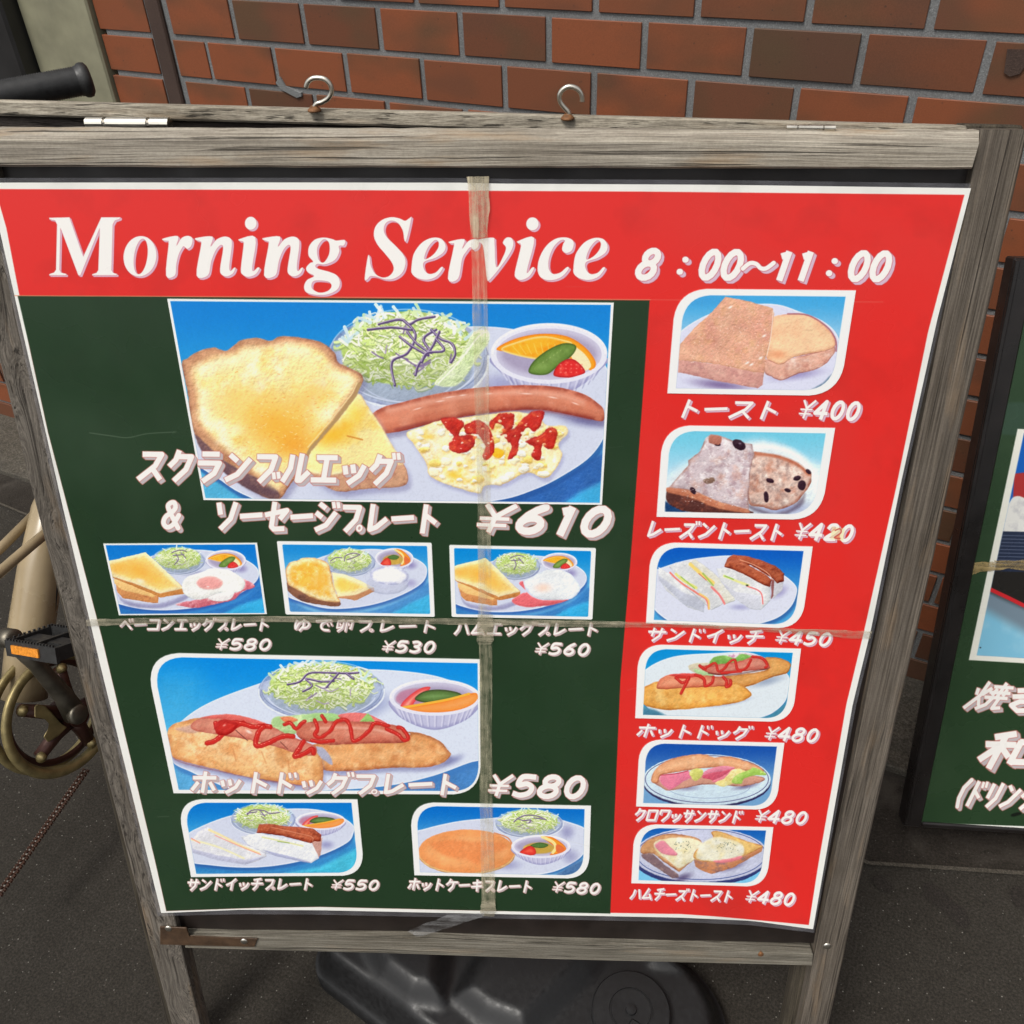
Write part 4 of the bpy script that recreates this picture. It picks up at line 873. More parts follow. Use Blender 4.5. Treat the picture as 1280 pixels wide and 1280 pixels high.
def food_toast(C):
    f = Z(820,350,4.741)
    glow(C, *f([(300,120)])[0], 60, 14, (60,150,215), .5)
    plate(C, f([(100,640),(60,450),(160,290),(400,170),(680,140),(860,190),(1000,250),(1080,340),(1090,480),(1040,590),(920,650),(600,680),(200,680)]), col=(216,218,240), sh=(60,100,160), off=(2,4))
    fill(C, f([(900,660),(990,610),(1040,560),(1060,680)]), (40,80,110), f=2, sm=False)
    glow(C, *f([(830,560)])[0], 50, 10, (150,140,190), .9, -8); glow(C, *f([(380,620)])[0], 56, 10, (120,100,150), .9, 6)
    fill(C, f([(640,470),(700,480),(820,460),(960,420),(1040,380),(1060,420),(1010,490),(940,530),(840,555),(800,570),(740,594),(680,570),(645,545)]), (222,170,150), f=.6, tex=[((244,216,204),7,.8,4),((196,130,116),6,.7,7)], edge=(176,110,104), ew=2)
    fill(C, f([(690,225),(740,206),(820,198),(920,215),(1010,280),(1060,350),(1050,400),(960,430),(820,455),(740,500),(680,480),(650,450),(660,330)]), (242,190,152), f=.6, edge=(206,134,116), ew=1.6, hi=(248,206,164), tex=((236,168,130),18,.5,3))
    glow(C, *f([(720,440)])[0], 20, 10, (220,130,90), .6); line(C, f([(780,200),(900,208),(1010,275),(1062,350),(1066,420)]), 1.8, (168,100,110), f=.8)
    fill(C, f([(135,470),(380,500),(640,545),(630,620),(600,640),(380,600),(130,545)]), (206,150,140), f=.6, sm=False, tex=[((226,180,164),8,.8,4),((170,110,110),7,.6,6)])
    fill(C, f([(410,98),(520,118),(690,165),(700,200),(680,330),(650,450),(640,550),(560,540),(380,500),(130,472),(140,380),(230,280),(330,190)]), (226,168,142), f=.6, sm=False, edge=(206,150,120), ew=2, tex=[((238,190,158),14,.7,3),((212,144,128),16,.6,8),((214,166,112),9,.4,5)], rel=(.3,.9))
    R = random.Random(5)
    for k in range(420):
        x = R.uniform(200,680); y = R.uniform(150,530)
        if x < 420-(y-100)*.75 or x > 700-(y-160)*.12: continue
        p = f([(x,y)])[0]; line(C, [p,(p[0]+.5,p[1]+.3)], R.uniform(.4,1.), R.choice([(250,224,200),(255,240,226),(190,120,90),(244,206,176)]), a=.7, f=.35)
    for x,y in [(640,330),(620,460),(565,500),(440,160),(540,490)]: glow(C, *f([(x,y)])[0], 5, 2.2, (255,250,246), .9, -30)
    line(C, f([(694,180),(680,330),(655,450)]), .9, (250,224,210), f=.4)
def food_raisin(C):
    f = Z(790,520,4.2667)
    fill(C, f([(180,330),(420,200),(700,130),(960,250),(1060,300),(1060,560),(160,560)]), (226,238,244), f=10)
    line(C, f([(560,190),(700,160),(860,200),(960,300),(980,400)]), 8, (244,246,248), f=5)
    glow(C, *f([(800,490)])[0], 60, 16, (140,150,200), .8); fill(C, f([(170,450),(300,510),(180,540)]), (20,60,110), f=2, sm=False)
    fill(C, f([(620,470),(700,500),(770,515),(860,480),(920,410),(900,480),(780,530),(640,500)]), (80,60,80), f=3, a=.6)
    fill(C, f([(640,200),(680,192),(780,210),(870,245),(930,290),(955,300),(950,360),(910,420),(860,470),(770,500),(700,485),(620,460),(610,300)]), (222,190,176), f=.6, edge=(150,80,60), ew=5, tex=[((250,236,226),8,.9,4),((196,130,106),9,.8,7),((110,80,80),6,.45,10)])
    line(C, f([(655,200),(780,216),(880,255),(940,310)]), 4, (190,104,74), f=2, a=.8)
    fill(C, f([(185,400),(240,380),(330,400),(480,470),(620,500),(620,520),(330,515),(200,470)]), (84,44,40), f=1, tex=((150,80,60),6,.7,3))
    fill(C, f([(420,96),(470,105),(540,130),(640,150),(650,200),(630,300),(622,420),(622,515),(520,480),(400,440),(320,400),(190,385),(240,330),(300,260),(300,235),(360,190),(390,120)]), (206,190,196), f=.7, sm=False, edge=(150,110,104), ew=3, tex=[((238,230,232),9,1.,4),((170,140,150),7,.8,7),((206,150,130),11,.6,14)])
    fill(C, f([(190,380),(330,400),(450,450),(560,480),(620,500),(610,516),(450,490),(330,440),(190,405)]), (196,120,90), f=1.2, tex=((230,170,130),6,.8,2))
    for x,y,a,b in [(570,152,9,6),(325,397,5,3),(905,368,5,6),(735,343,5,3),(715,430,7,3),(880,330,3,5),(830,395,4,2.5),(940,295,4,2.5),(455,150,4,2)]:
        fill(C, ell(*f([(x,y)])[0], a, b, R_(x)), (50,26,40), f=.7)
    glow(C, *f([(575,145)])[0], 3, 2, (150,130,150), .8)
    fill(C, f([(380,340),(430,325),(440,350),(400,360)]), (130,100,84), f=1); fill(C, f([(420,100),(475,110),(465,150),(410,140)]), (176,110,94), f=1)
    R = random.Random(6)
    for k in range(300):
        x = R.uniform(260,620); y = R.uniform(170,480)
        if x < 420-(y-100)*.7: continue
        p = f([(x,y)])[0]; line(C, [p,(p[0]+R.uniform(-2,3),p[1]+R.uniform(-.8,1))], R.uniform(.4,1.1), R.choice([(250,246,248),(170,140,140),(226,206,200),(245,240,240)]), a=.6, f=.4)
def R_(x): return (x*37)%90
def food_sand(C):
    f = Z(790,670,4.741)
    plate(C, f([(100,380),(60,250),(250,160),(450,122),(650,120),(850,200),(960,280),(975,340),(930,430),(820,500),(600,540),(300,530),(170,470)]), col=(216,220,238), sh=(40,90,160), off=(2,4))
    glow(C, *f([(870,330)])[0], 18, 10, (150,145,195), .9, -30); glow(C, *f([(640,420)])[0], 20, 6, (160,160,205), .8)
    def slab(P, c=(216,218,222)): fill(C, f(P), c, f=.5, sm=False, tex=((240,240,240),6,.8,3), edge=(190,194,206), ew=1.5)
    slab([(155,180),(220,220),(300,290),(430,380),(425,450),(330,420),(200,320),(155,240)]); fill(C, f([(430,375),(425,450),(300,400),(160,260),(155,230),(300,330)]), (190,194,210), f=1.5, sm=False)
    slab([(220,180),(260,155),(330,150),(420,230),(540,340),(540,400),(470,440),(430,400),(300,290)])
    line(C, f([(225,215),(290,275),(390,340),(440,375),(455,430)]), 2.2, (240,130,120), f=.5); line(C, f([(260,225),(310,265),(380,305)]), 3.4, (226,226,130), f=.8); line(C, f([(290,240),(370,308)]), 1.2, (150,190,80), f=.5); line(C, f([(400,340),(450,375),(455,430)]), 2, (248,206,110), f=.6)
    slab([(340,150),(375,135),(480,210),(610,330),(610,380),(545,405),(500,330),(420,240)], (222,220,206))
    line(C, f([(345,165),(400,215),(480,275)]), 4.2, (248,214,116), f=.9); line(C, f([(420,220),(480,290)]), 2, (160,190,90), f=.7); line(C, f([(470,300),(520,350),(548,400)]), 2.6, (240,130,130), f=.6); line(C, f([(395,220),(440,260)]), 1., (210,90,70), f=.5)
    slab([(500,190),(580,180),(700,230),(820,290),(820,380),(760,438),(700,430),(610,370),(520,260)]); fill(C, f([(520,262),(620,330),(760,350),(765,436),(700,430),(610,370)]), (206,208,220), f=.8, sm=False)
    line(C, f([(545,235),(620,265),(690,290)]), 3.2, (230,230,150), f=.8); line(C, f([(550,235),(600,255)]), 1.4, (140,190,80), f=.5); line(C, f([(680,295),(760,330),(775,400)]), 1.6, (236,120,120), f=.5); fill(C, ell(*f([(682,290)])[0], 1.8, 1.2), (60,80,50))
    fill(C, f([(830,260),(900,240),(890,320),(835,370)]), (206,206,216), f=.6, sm=False); fill(C, f([(825,250),(842,262),(838,350),(825,370)]), (150,90,90), f=.5, sm=False)
    loaf(C, f, [(545,178),(565,130),(600,108),(680,118),(760,140),(850,175),(902,220),(898,265),(860,280),(835,250),(700,170),(640,170)], None)
    loaf(C, f, [(545,180),(570,145),(620,140),(700,175),(790,225),(828,260),(815,300),(780,290),(690,240),(620,205)], None, (176,84,54))
    line(C, f([(640,140),(720,168),(800,215),(832,255)]), .9, (236,170,140), f=.4)
def food_hotdog(C):
    f = Z(780,790,4.923)
    plate(C, f([(80,330),(130,230),(300,150),(560,128),(800,130),(1000,250),(1010,350),(980,440),(860,520),(600,560),(300,540),(150,470)]), col=(220,230,238), sh=(40,110,160), off=(1,3))
    fill(C, f([(100,450),(200,480),(270,520),(100,520)]), (70,130,160), f=2, sm=False); fill(C, f([(800,540),(900,510),(1010,430),(1010,540)]), (60,130,160), f=2, sm=False)
    glow(C, *f([(880,300)])[0], 34, 9, (150,165,190), .9, -15); glow(C, *f([(640,430)])[0], 40, 6, (140,150,185), .9, -10)
    fill(C, f([(560,280),(700,260),(880,230),(860,160),(940,155),(1010,180),(1025,210),(1000,250),(900,280),(740,338),(640,310)]), (216,150,80), f=.5, edge=(176,106,50), ew=3, hi=(228,168,96), tex=((240,196,130),7,.7,4))
    fill(C, f([(395,210),(450,190),(560,195),(560,260),(440,250)]), (206,196,170), f=.8); fill(C, f([(430,225),(540,255),(540,280),(470,270)]), (170,206,150), f=.8)
    fill(C, f([(620,150),(700,128),(800,135),(870,165),(800,200),(640,190)]), (226,210,220), f=.8, tex=((190,120,160),4,.9,3))
    fill(C, f([(525,190),(550,155),(620,142),(680,160),(720,132),(790,150),(740,175),(640,190),(560,200)]), (120,176,84), f=.7, tex=((170,214,130),4,.8,6))
    fill(C, f([(460,210),(560,200),(700,180),(800,145),(860,155),(890,195),(885,225),(740,240),(600,262),(520,250)]), (206,116,100), f=.5, edge=(170,70,60), ew=3, hi=(222,146,126))
    line(C, f([(520,252),(640,262),(760,246),(880,225)]), 1.6, (90,40,36), f=1, a=.7)
    hotdog_ketch(C, f, [[(465,205),(500,230)],[(500,220),(560,190),(580,240),(620,220),(640,190),(680,170),(700,230),(750,220),(780,170)],[(790,150),(850,160),(880,200),(870,215)],[(600,250),(720,240)]], 3.)
    fill(C, f([(110,350),(160,320),(220,300),(400,310),(600,310),(700,310),(775,365),(775,395),(700,430),(500,460),(280,478),(160,460),(110,430)]), (232,166,76), f=.5, edge=(196,122,50), ew=3.5, hi=(240,182,96), tex=[((250,214,140),8,.7,4),((206,132,56),6,.5,7)])
    fill(C, f([(200,340),(220,290),(280,262),(400,255),(500,265),(640,280),(665,310),(650,330),(500,335),(330,345),(230,350)]), (218,128,96), f=.5, edge=(186,86,62), ew=3, hi=(232,156,122))
    fill(C, f([(280,262),(400,252),(480,262),(400,280)]), (214,70,66), f=1)
    hotdog_ketch(C, f, [[(320,280),(360,310),(400,280),(330,275)],[(400,275),(380,320),(350,375)],[(440,262),(490,285),(500,330),(540,310),(550,275)],[(610,275),(630,300),(630,335),(655,320),(655,295)]], 3.6)
def food_croissant(C):
    f = Z(780,910,5.12)
    fill(C, ell(*f([(530,345)])[0], 80, 32), (56,52,96), f=.8); fill(C, ell(*f([(530,330)])[0], 80, 32), (206,226,240), f=.6)
    line(C, ell(*f([(530,325)])[0], 77, 29.5), .9, (80,80,130), closed=True, sm=False, f=.4)
    line(C, ell(*f([(540,370)])[0], 52, 15, 0, 0, 180), .7, (150,170,200), sm=False, f=.5)
    glow(C, *f([(780,370)])[0], 24, 5, (110,100,140), .9, -12); glow(C, *f([(400,380)])[0], 24, 6, (120,110,150), .7)
    fill(C, f([(180,330),(240,380),(290,398),(400,380),(500,360),(600,360),(760,370),(900,330),(800,300),(300,300)]), (206,150,130), f=.7, edge=(160,100,90), ew=2)
    fill(C, f([(172,340),(190,280),(250,220),(350,180),(500,165),(580,185),(680,180),(780,210),(860,240),(890,280),(760,270),(620,250),(480,258),(360,275),(240,300),(215,350)]), (228,164,120), f=.6, edge=(190,116,84), ew=3, hi=(240,184,140), tex=((246,206,170),7,.6,4))
    fill(C, f([(230,340),(240,300),(350,285),(410,275),(440,310),(380,340),(300,392),(270,380)]), (226,124,152), f=.6, edge=(236,160,180), ew=1.5); line(C, f([(235,300),(330,290),(410,272)]), 1.2, (190,60,80), f=.5)
    fill(C, f([(500,310),(530,270),(600,245),(700,250),(690,280),(600,335),(540,325)]), (214,92,116), f=.6); fill(C, f([(500,300),(530,265),(620,242),(710,250),(620,275),(560,285)]), (232,140,164), f=.6)
    fill(C, f([(560,340),(640,300),(700,260),(700,300),(620,345)]), (230,130,150), f=.6)
    fill(C, f([(420,280),(460,255),(505,265),(500,300),(460,335),(430,315)]), (206,206,110), f=.7, tex=((240,236,170),4,.8,4))
    fill(C, f([(580,350),(640,320),(700,262),(770,268),(780,300),(720,340),(640,372)]), (240,226,150), f=.8, tex=[((252,246,206),4,.9,4),((214,180,90),4,.6,9)])
    fill(C, f([(690,345),(720,300),(800,265),(830,250),(900,280),(905,300),(840,300),(770,320),(750,355)]), (160,200,90), f=.7, tex=((206,226,130),4,.8,4))
def food_hamcheese(C):
    f = Z(770,1020,5.12)
    fill(C, ell(*f([(540,265)])[0], 84, 35), (52,62,120), f=.8); fill(C, ell(*f([(545,245)])[0], 84, 34), (198,202,226), f=.6)
    line(C, ell(*f([(545,242)])[0], 80.5, 31.5), .9, (60,80,150), closed=True, sm=False, f=.4)
    glow(C, *f([(430,390)])[0], 18, 7, (90,80,120), .9, -20); glow(C, *f([(750,320)])[0], 26, 6, (110,100,140), .8, -20)
    fill(C, f([(160,245),(220,225),(300,300),(400,370),(400,390),(360,395),(240,315),(170,265)]), (130,104,110), f=.6, sm=False, tex=((180,150,140),5,.8,4))
    fill(C, f([(155,220),(180,170),(240,135),(330,112),(440,118),(530,145),(550,180),(540,240),(480,290),(410,350),(395,350),(320,300),(230,235),(175,240)]), (206,150,104), f=.6, edge=(150,90,64), ew=3, tex=((230,190,140),6,.7,3))
    fill(C, f([(245,170),(300,145),(380,135),(480,140),(560,180),(520,260),(460,300),(400,330),(330,280),(260,225)]), (230,222,190), f=1.2, tex=[((246,244,226),8,.8,3),((226,210,150),7,.6,6)])
    fill(C, f([(250,185),(300,155),(340,190),(390,240),(360,250),(290,232)]), (230,140,160), f=1.2, edge=(206,100,120), ew=1.2)
    fill(C, f([(500,275),(600,290),(700,290),(820,250),(940,195),(930,225),(840,275),(740,330),(610,368),(560,350),(505,320)]), (196,130,90), f=.6, sm=False, tex=((120,96,110),6,.8,5))
    fill(C, f([(610,100),(660,95),(760,130),(860,165),(940,190),(880,225),(820,250),(700,290),(600,292),(510,275),(500,235),(560,170),(620,140)]), (226,180,110), f=.6, edge=(190,120,60), ew=2.4, tex=((246,214,130),8,.8,3))
    fill(C, f([(540,180),(620,135),(700,140),(790,170),(820,210),(800,255),(700,285),(600,285),(520,270),(520,220)]), (232,228,206), f=1.5, tex=[((246,246,236),9,.8,3),((226,206,140),8,.5,8)])
    fill(C, f([(620,285),(720,270),(800,252),(790,275),(680,298)]), (226,130,140), f=1)
    R = random.Random(8)
    for cx,cy in [(430,180),(700,190)]:
        for k in range(26):
            x = R.gauss(cx,35); y = R.gauss(cy,18); line(C, f([(x,y),(x+R.uniform(-8,8),y+R.uniform(-6,6))]), .55, (70,84,70), a=.8, f=.3)

# ---------------------------------------------------------------- lettering: own stroke alphabet, em box 0..1 (y down)
def _o(cx, cy, rx, ry, a0=0, a1=360, n=14): return [tuple(p) for p in ell(cx,cy,rx,ry,0,a0,a1,n)]+([(cx+rx,cy)] if a1-a0 == 360 else [])
G = {
 'ス': [[(.14,.14),(.78,.14),(.62,.5),(.12,.92)],[(.52,.56),(.86,.92)]],
 'ズ': [[(.1,.2),(.66,.2),(.52,.54),(.08,.94)],[(.44,.58),(.78,.94)],[(.74,.0),(.80,.2)],[(.9,.0),(.96,.2)]],
 'ク': [[(.36,.02),(.30,.3),(.12,.5)],[(.36,.2),(.82,.2),(.70,.6),(.36,.95)]],
 'グ': [[(.30,.06),(.24,.36),(.08,.54)],[(.30,.25),(.72,.25),(.62,.62),(.3,.96)],[(.76,.0),(.82,.18)],[(.92,.0),(.98,.18)]],
 'ラ': [[(.2,.1),(.76,.1)],[(.1,.38),(.82,.38),(.70,.7),(.36,.95)]],
 'ン': [[(.16,.12),(.42,.3)],[(.14,.9),(.5,.72),(.86,.24)]],
 'ブ': [[(.1,.16),(.72,.16),(.64,.56),(.3,.94)],[(.74,.66),(.8,.84)],[(.9,.64),(.96,.82)]],
 'プ': [[(.1,.16),(.74,.16),(.66,.56),(.3,.94)],_o(.84,.84,.09,.09)],
 'ル': [[(.3,.1),(.3,.5),(.1,.92)],[(.62,.06),(.60,.88),(.70,.88),(.94,.62)]],
 'エ': [[(.16,.16),(.84,.16)],[(.5,.16),(.5,.84)],[(.08,.86),(.92,.86)]],
 'ッ': [[(.16,.42),(.24,.66)],[(.42,.38),(.50,.62)],[(.82,.4),(.7,.7),(.36,.95)]],
 'ソ': [[(.16,.1),(.28,.46)],[(.82,.08),(.7,.6),(.36,.94)]],
 'ー': [[(.08,.52),(.92,.46)]],
 'セ': [[(.36,.04),(.36,.84),(.46,.92),(.86,.90)],[(.06,.46),(.88,.3),(.66,.58)]],
 'ジ': [[(.16,.06),(.4,.2)],[(.06,.36),(.3,.5)],[(.12,.92),(.5,.76),(.82,.34)],[(.68,.0),(.74,.18)],[(.86,.0),(.92,.18)]],
 'レ': [[(.26,.06),(.26,.88),(.5,.8),(.86,.52)]],
 'ト': [[(.36,.04),(.36,.96)],[(.36,.36),(.82,.62)]],
 'ド': [[(.32,.04),(.32,.96)],[(.32,.38),(.74,.64)],[(.6,.06),(.66,.26)],[(.8,.04),(.86,.24)]],
 'ベ': [[(.06,.64),(.34,.26),(.9,.84)],[(.62,.08),(.68,.28)],[(.82,.06),(.88,.26)]],
 'コ': [[(.14,.16),(.82,.16),(.82,.9)],[(.08,.86),(.82,.86)]],
 'ゆ': [[(.18,.12),(.14,.5),(.2,.8),(.3,.4),(.5,.22),(.74,.26),(.84,.48),(.72,.7),(.5,.72)],[(.54,.06),(.56,.6),(.4,.94)]],
 'で': [[(.08,.18),(.86,.12)],[(.74,.14),(.44,.34),(.40,.62),(.54,.84),(.84,.88)],[(.68,.36),(.76,.54)],[(.86,.32),(.94,.5)]],
 '卵': [[(.44,.08),(.14,.18),(.14,.7),(.4,.62)],[(.44,.12),(.42,.7),(.2,.96)],[(.26,.36),(.32,.5)],[(.6,.96),(.6,.14),(.88,.12),(.86,.74),(.78,.7)],[(.7,.34),(.74,.5)]],
 'ハ': [[(.3,.2),(.26,.6),(.08,.92)],[(.62,.16),(.92,.9)]],
 'ム': [[(.46,.06),(.3,.5),(.14,.84),(.8,.78)],[(.62,.5),(.9,.94)]],
 'ホ': [[(.08,.3),(.92,.3)],[(.5,.04),(.5,.94)],[(.28,.5),(.10,.84)],[(.72,.5),(.92,.84)]],
 'サ': [[(.06,.32),(.94,.32)],[(.3,.06),(.3,.62)],[(.7,.06),(.68,.6),(.4,.96)]],
 'イ': [[(.78,.06),(.5,.36),(.12,.56)],[(.54,.36),(.54,.96)]],
 'チ': [[(.76,.06),(.2,.16)],[(.06,.46),(.94,.44)],[(.52,.12),(.5,.66),(.28,.96)]],
 'ケ': [[(.34,.04),(.26,.3),(.08,.5)],[(.3,.28),(.94,.28)],[(.62,.3),(.58,.66),(.34,.96)]],
 'キ': [[(.14,.32),(.82,.24)],[(.08,.62),(.92,.54)],[(.44,.04),(.58,.96)]],
 'ロ': [[(.14,.16),(.86,.16),(.84,.88),(.16,.88),(.14,.16)]],
 'ワ': [[(.14,.44),(.14,.14),(.86,.14),(.78,.56),(.42,.94)]],
 'リ': [[(.24,.1),(.24,.62)],[(.72,.06),(.7,.62),(.42,.95)]],
 '(': [[(.8,.0),(.5,.3),(.5,.7),(.72,1.02)]],
 'き': [[(.14,.24),(.82,.16)],[(.12,.46),(.86,.38)],[(.42,.04),(.66,.6),(.4,.62),(.24,.76),(.5,.94),(.78,.9)]],
 '焼': [[(.22,.02),(.22,.5),(.02,.96)],[(.04,.26),(.1,.46)],[(.4,.22),(.26,.46)],[(.24,.6),(.36,.84)],[(.44,.16),(.96,.16)],[(.7,.02),(.7,.5)],[(.42,.36),(.98,.36)],[(.56,.24),(.54,.46)],[(.84,.24),(.84,.46)],[(.38,.54),(1.,.54)],[(.6,.56),(.54,.8),(.34,.96)],[(.78,.56),(.78,.92),(.98,.88)]],
 '和': [[(.46,.04),(.12,.14)],[(.02,.34),(.56,.34)],[(.3,.1),(.3,.98)],[(.28,.38),(.04,.76)],[(.32,.4),(.54,.66)],[(.64,.26),(.64,.84)],[(.64,.26),(.96,.26),(.96,.86)],[(.64,.8),(.96,.8)]],
 '0': [_o(.5,.5,.31,.43)], '¥': [[(.16,.06),(.5,.46),(.9,.06)],[(.5,.46),(.5,.96)],[(.14,.52),(.86,.52)],[(.14,.74),(.86,.74)]],
 '1': [[(.56,.06),(.56,.98)],[(.32,.2),(.56,.14)]],
 '2': [[(.18,.3),(.3,.1),(.62,.08),(.78,.28),(.6,.52),(.2,.88),(.86,.88)]],
 '3': [[(.2,.14),(.5,.08),(.76,.22),(.66,.42),(.44,.48),(.74,.58),(.78,.78),(.5,.92),(.16,.84)]],
 '4': [[(.62,.98),(.62,.08),(.12,.68),(.9,.68)]],
 '5': [[(.82,.1),(.32,.1),(.24,.46),(.56,.4),(.8,.56),(.74,.82),(.44,.92),(.14,.84)]],
 '6': [[(.72,.08),(.52,.2),(.34,.38),(.22,.6)],_o(.5,.68,.29,.23)],
 '8': [_o(.52,.27,.27,.21),_o(.48,.71,.33,.24)],
 ':': [[(.30,.34),(.32,.34)],[(.24,.74),(.26,.74)]],
 '~': [[(.04,.62),(.2,.44),(.42,.46),(.62,.6),(.8,.6),(.98,.42)]],
 '&': [[(.86,.96),(.3,.3),(.32,.12),(.52,.08),(.62,.24),(.5,.4),(.2,.58),(.14,.8),(.34,.94),(.6,.84),(.82,.52)]],
}
ROUND = set('068&~35269ゆで8')
def glyph_sdf(X, Y, ch, P, wd):
    """P maps em points to drawing coordinates"""
    d = None
    for s in G[ch]:
        q = P(s)
        if ch in ROUND and len(q) > 4 and q[0] != q[-1]: q = spline(q, 5, False)
        elif ch in '~&': q = spline(q, 5, False)
        q = np.array(q)
        L = max(abs(s[0][0]-s[-1][0]), abs(s[0][1]-s[-1][1])); ww = wd
        if ch == '¥': ww = wd*.72 if len(s) == 3 or s[0][0] == s[-1][0] else wd*.52
        elif ch in 'プ' and len(s) > 6: ww = wd*.42
        elif L < .22 and ch not in ':' and len(s) == 2: ww = wd*.72
        elif ch in '焼卵和': ww = wd*.72
        e = segdist(X, Y, q, False)-ww
        if ch not in '~:(' :                         # butt caps: cut the round ends square
            for a, b in ((q[0], q[1]), (q[-1], q[-2])):
                if np.allclose(q[0], q[-1]) or ch in '6&': break
                t = (a-b)/max(np.linalg.norm(a-b), 1e-6)
                near = (X-a[0])**2+(Y-a[1])**2 < (wd*2.5)**2
                c = (X-a[0])*t[0]+(Y-a[1])*t[1]-wd*.25
                e = np.where(near, np.maximum(e, c), e)
        d = e if d is None else np.minimum(d, e)
    return d
def layers(C, b, sd, sh, ol, shc, lnc, face=(253,250,247)):
    """block shadow along sh, outline ol, white face; sd(dx,dy) gives the distance field"""
    n = 5
    dsh = None
    for k in range(1, n+1):
        e = sd(sh[0]*k/n, sh[1]*k/n); dsh = e if dsh is None else np.minimum(dsh, e)
    C.put(b, ss(.4, -.4, dsh-ol), lnc, .75); C.put(b, ss(.4, -.4, dsh-ol*.15), shc)
    d = sd(0, 0)
    C.put(b, ss(.4, -.4, d-ol*.9), lnc, .7); C.put(b, ss(.4, -.4, d), face)
def write(C, text, p0, p1, h, shear=.22, w=.15, adv=None, red=True, sh=None, gap=0., cw=1., pos=None):
    """text along the base line p0->p1 (drawing units), capital height h"""
    p0 = np.array(p0, float); p1 = np.array(p1, float); n = len(text)
    ws = adv or [1.]*n; tot = sum(ws); L = np.linalg.norm(p1-p0); ux = (p1-p0)/L; uy = np.array([-ux[1], ux[0]])
    sh = sh or (h*.095, h*.085); x = 0
    shc, lnc = ((222,190,212), (196,60,70)) if red else ((198,188,192), (206,110,100))
    for i, ch in enumerate(text):
        cwid = ws[i]/tot*L
        if ch not in ' ':
            x0 = x; cc = cwid*cw
            def P(s, x0=x0, cc=cc): return [tuple(p0+ux*(x0+a*cc+(1-bb)*h*shear)+uy*((bb-1)*h)) for a,bb in s]
            q = np.array(P([(0,-.1),(1,-.1),(1,1.1),(0,1.1)])); pad = h*.3
            b = C.box(q[:,0].min()-pad, q[:,1].min()-pad, q[:,0].max()+pad, q[:,1].max()+pad)
            if b is not None:
                X, Y = C.X[b], C.Y[b]; wd = w*h*.5*(1.08 if ch in '0123456789' else .72 if ch == '~' else 1. if h > 26 else .92)
                layers(C, b, lambda dx,dy: glyph_sdf(X-dx, Y-dy, ch, P, wd), sh, max(.35,h*.022), shc, lnc)
        x += cwid
def poly_text(C, polys, holes, sh, red=True, sm=True):
    P = [spline(p, 4) if s else np.array(p) for p, s in polys]; Hh = [spline(p, 5) for p in holes]
    al = np.concatenate(P); b = C.box(al[:,0].min()-6, al[:,1].min()-6, al[:,0].max()+8, al[:,1].max()+8)
    X, Y = C.X[b], C.Y[b]
    def sd(dx, dy):
        d = None
        for p in P:
            e = psdf(X-dx, Y-dy, p); d = e if d is None else np.minimum(d, e)
        for p in Hh: d = np.maximum(d, -psdf(X-dx, Y-dy, p))
        return d
    layers(C, b, sd, sh, .45, (226,186,210), (196,52,62))
# ---------------------------------------------------------------- the menu sheet, drawn in its own flat coordinates
def sq(q, r, bd): return q, r, bd
PHOTOS = [  # outer corners, corner radii tl tr br bl, border l t r b, top/bottom background, painter, label
 ([(209,373.2),(767.3,378),(752.5,631),(254.5,625)],(0,0,0,0),(3.6,3,3.6,3),(0,126,212),(88,186,228),food_main,'large printed picture of toast, cabbage salad, sausage and scrambled egg'),
 ([(129,679),(321.6,678),(334,767.6),(148.7,769)],(0,0,0,0),(3,2.2,3,2),(0,116,208),(60,150,218),food_bacon,'printed picture of square toast with a pink-yolked fried egg and bacon'),
 ([(346,676),(539.7,678),(543.7,771),(357,768)],(2,2,2,2),(6.5,4.2,6,4),(20,136,214),(150,214,240),food_boiled,'printed picture of round-topped toast with a boiled egg'),
 ([(561.5,680.7),(745,684.6),(740.6,774.5),(564.5,771)],(2,2,2,2),(6,4,6,4),(0,134,214),(110,186,228),food_ham,'printed picture of toast with a white fried egg on ham'),
 ([(180,815),(600,823.5),(601,993),(217,991.5)],(44,0,34,0),(8.5,5.5,3,5),(0,136,224),(96,190,234),food_hotdogplate,'large printed picture of a hot dog cut in two with salad and fruit'),
 ([(220.5,998.4),(447,998.5),(456.2,1094.4),(239,1096)],(32,0,28,0),(8,4.6,8,4.6),(0,116,206),(90,186,232),food_sandplate,'printed picture of white sandwiches with salad, lower left'),
 ([(512,1002),(738.8,1006.5),(736,1098.5),(518,1094)],(30,0,26,0),(8,4.6,8,4.6),(0,106,200),(120,190,230),food_pancake,'printed picture of a pancake with salad and fruit'),
 ([(845,360.5),(1070,362.7),(1049,495),(834,491.7)],(38,0,38,0),(11,8,12,7),(60,164,224),(196,220,238),food_toast,'printed picture of two plain slices of toast'),
 ([(828.7,531),(1044,534.5),(1025.5,650),(820.5,646)],(34,0,34,0),(10,7,11,7),(110,200,228),(190,220,240),food_raisin,'printed picture of raisin toast'),
 ([(813.6,677),(1016,682.7),(1001.5,786),(807.3,779)],(30,0,28,0),(10,6,11,5),(0,86,190),(70,160,218),food_sand,'printed picture of mixed sandwiches with brown crust'),
 ([(798.3,804.6),(1001.4,810.3),(990,902.7),(793.8,897.7)],(28,0,26,0),(10,5.6,10,5),(0,140,214),(60,170,215),food_hotdog,'printed picture of a hot dog on a white plate, red column'),
 ([(799.5,923.3),(980.6,928),(969.5,1012.5),(795,1008)],(26,0,24,0),(9,5,9,5),(16,76,170),(110,160,206),food_croissant,'printed picture of a croissant with ham and lettuce'),
 ([(793,1029.4),(966.9,1033.3),(957.5,1108.3),(789,1104)],(26,0,24,0),(9,4.6,9,4.6),(14,90,180),(120,196,236),food_hamcheese,'printed picture of ham and cheese toast'),
]
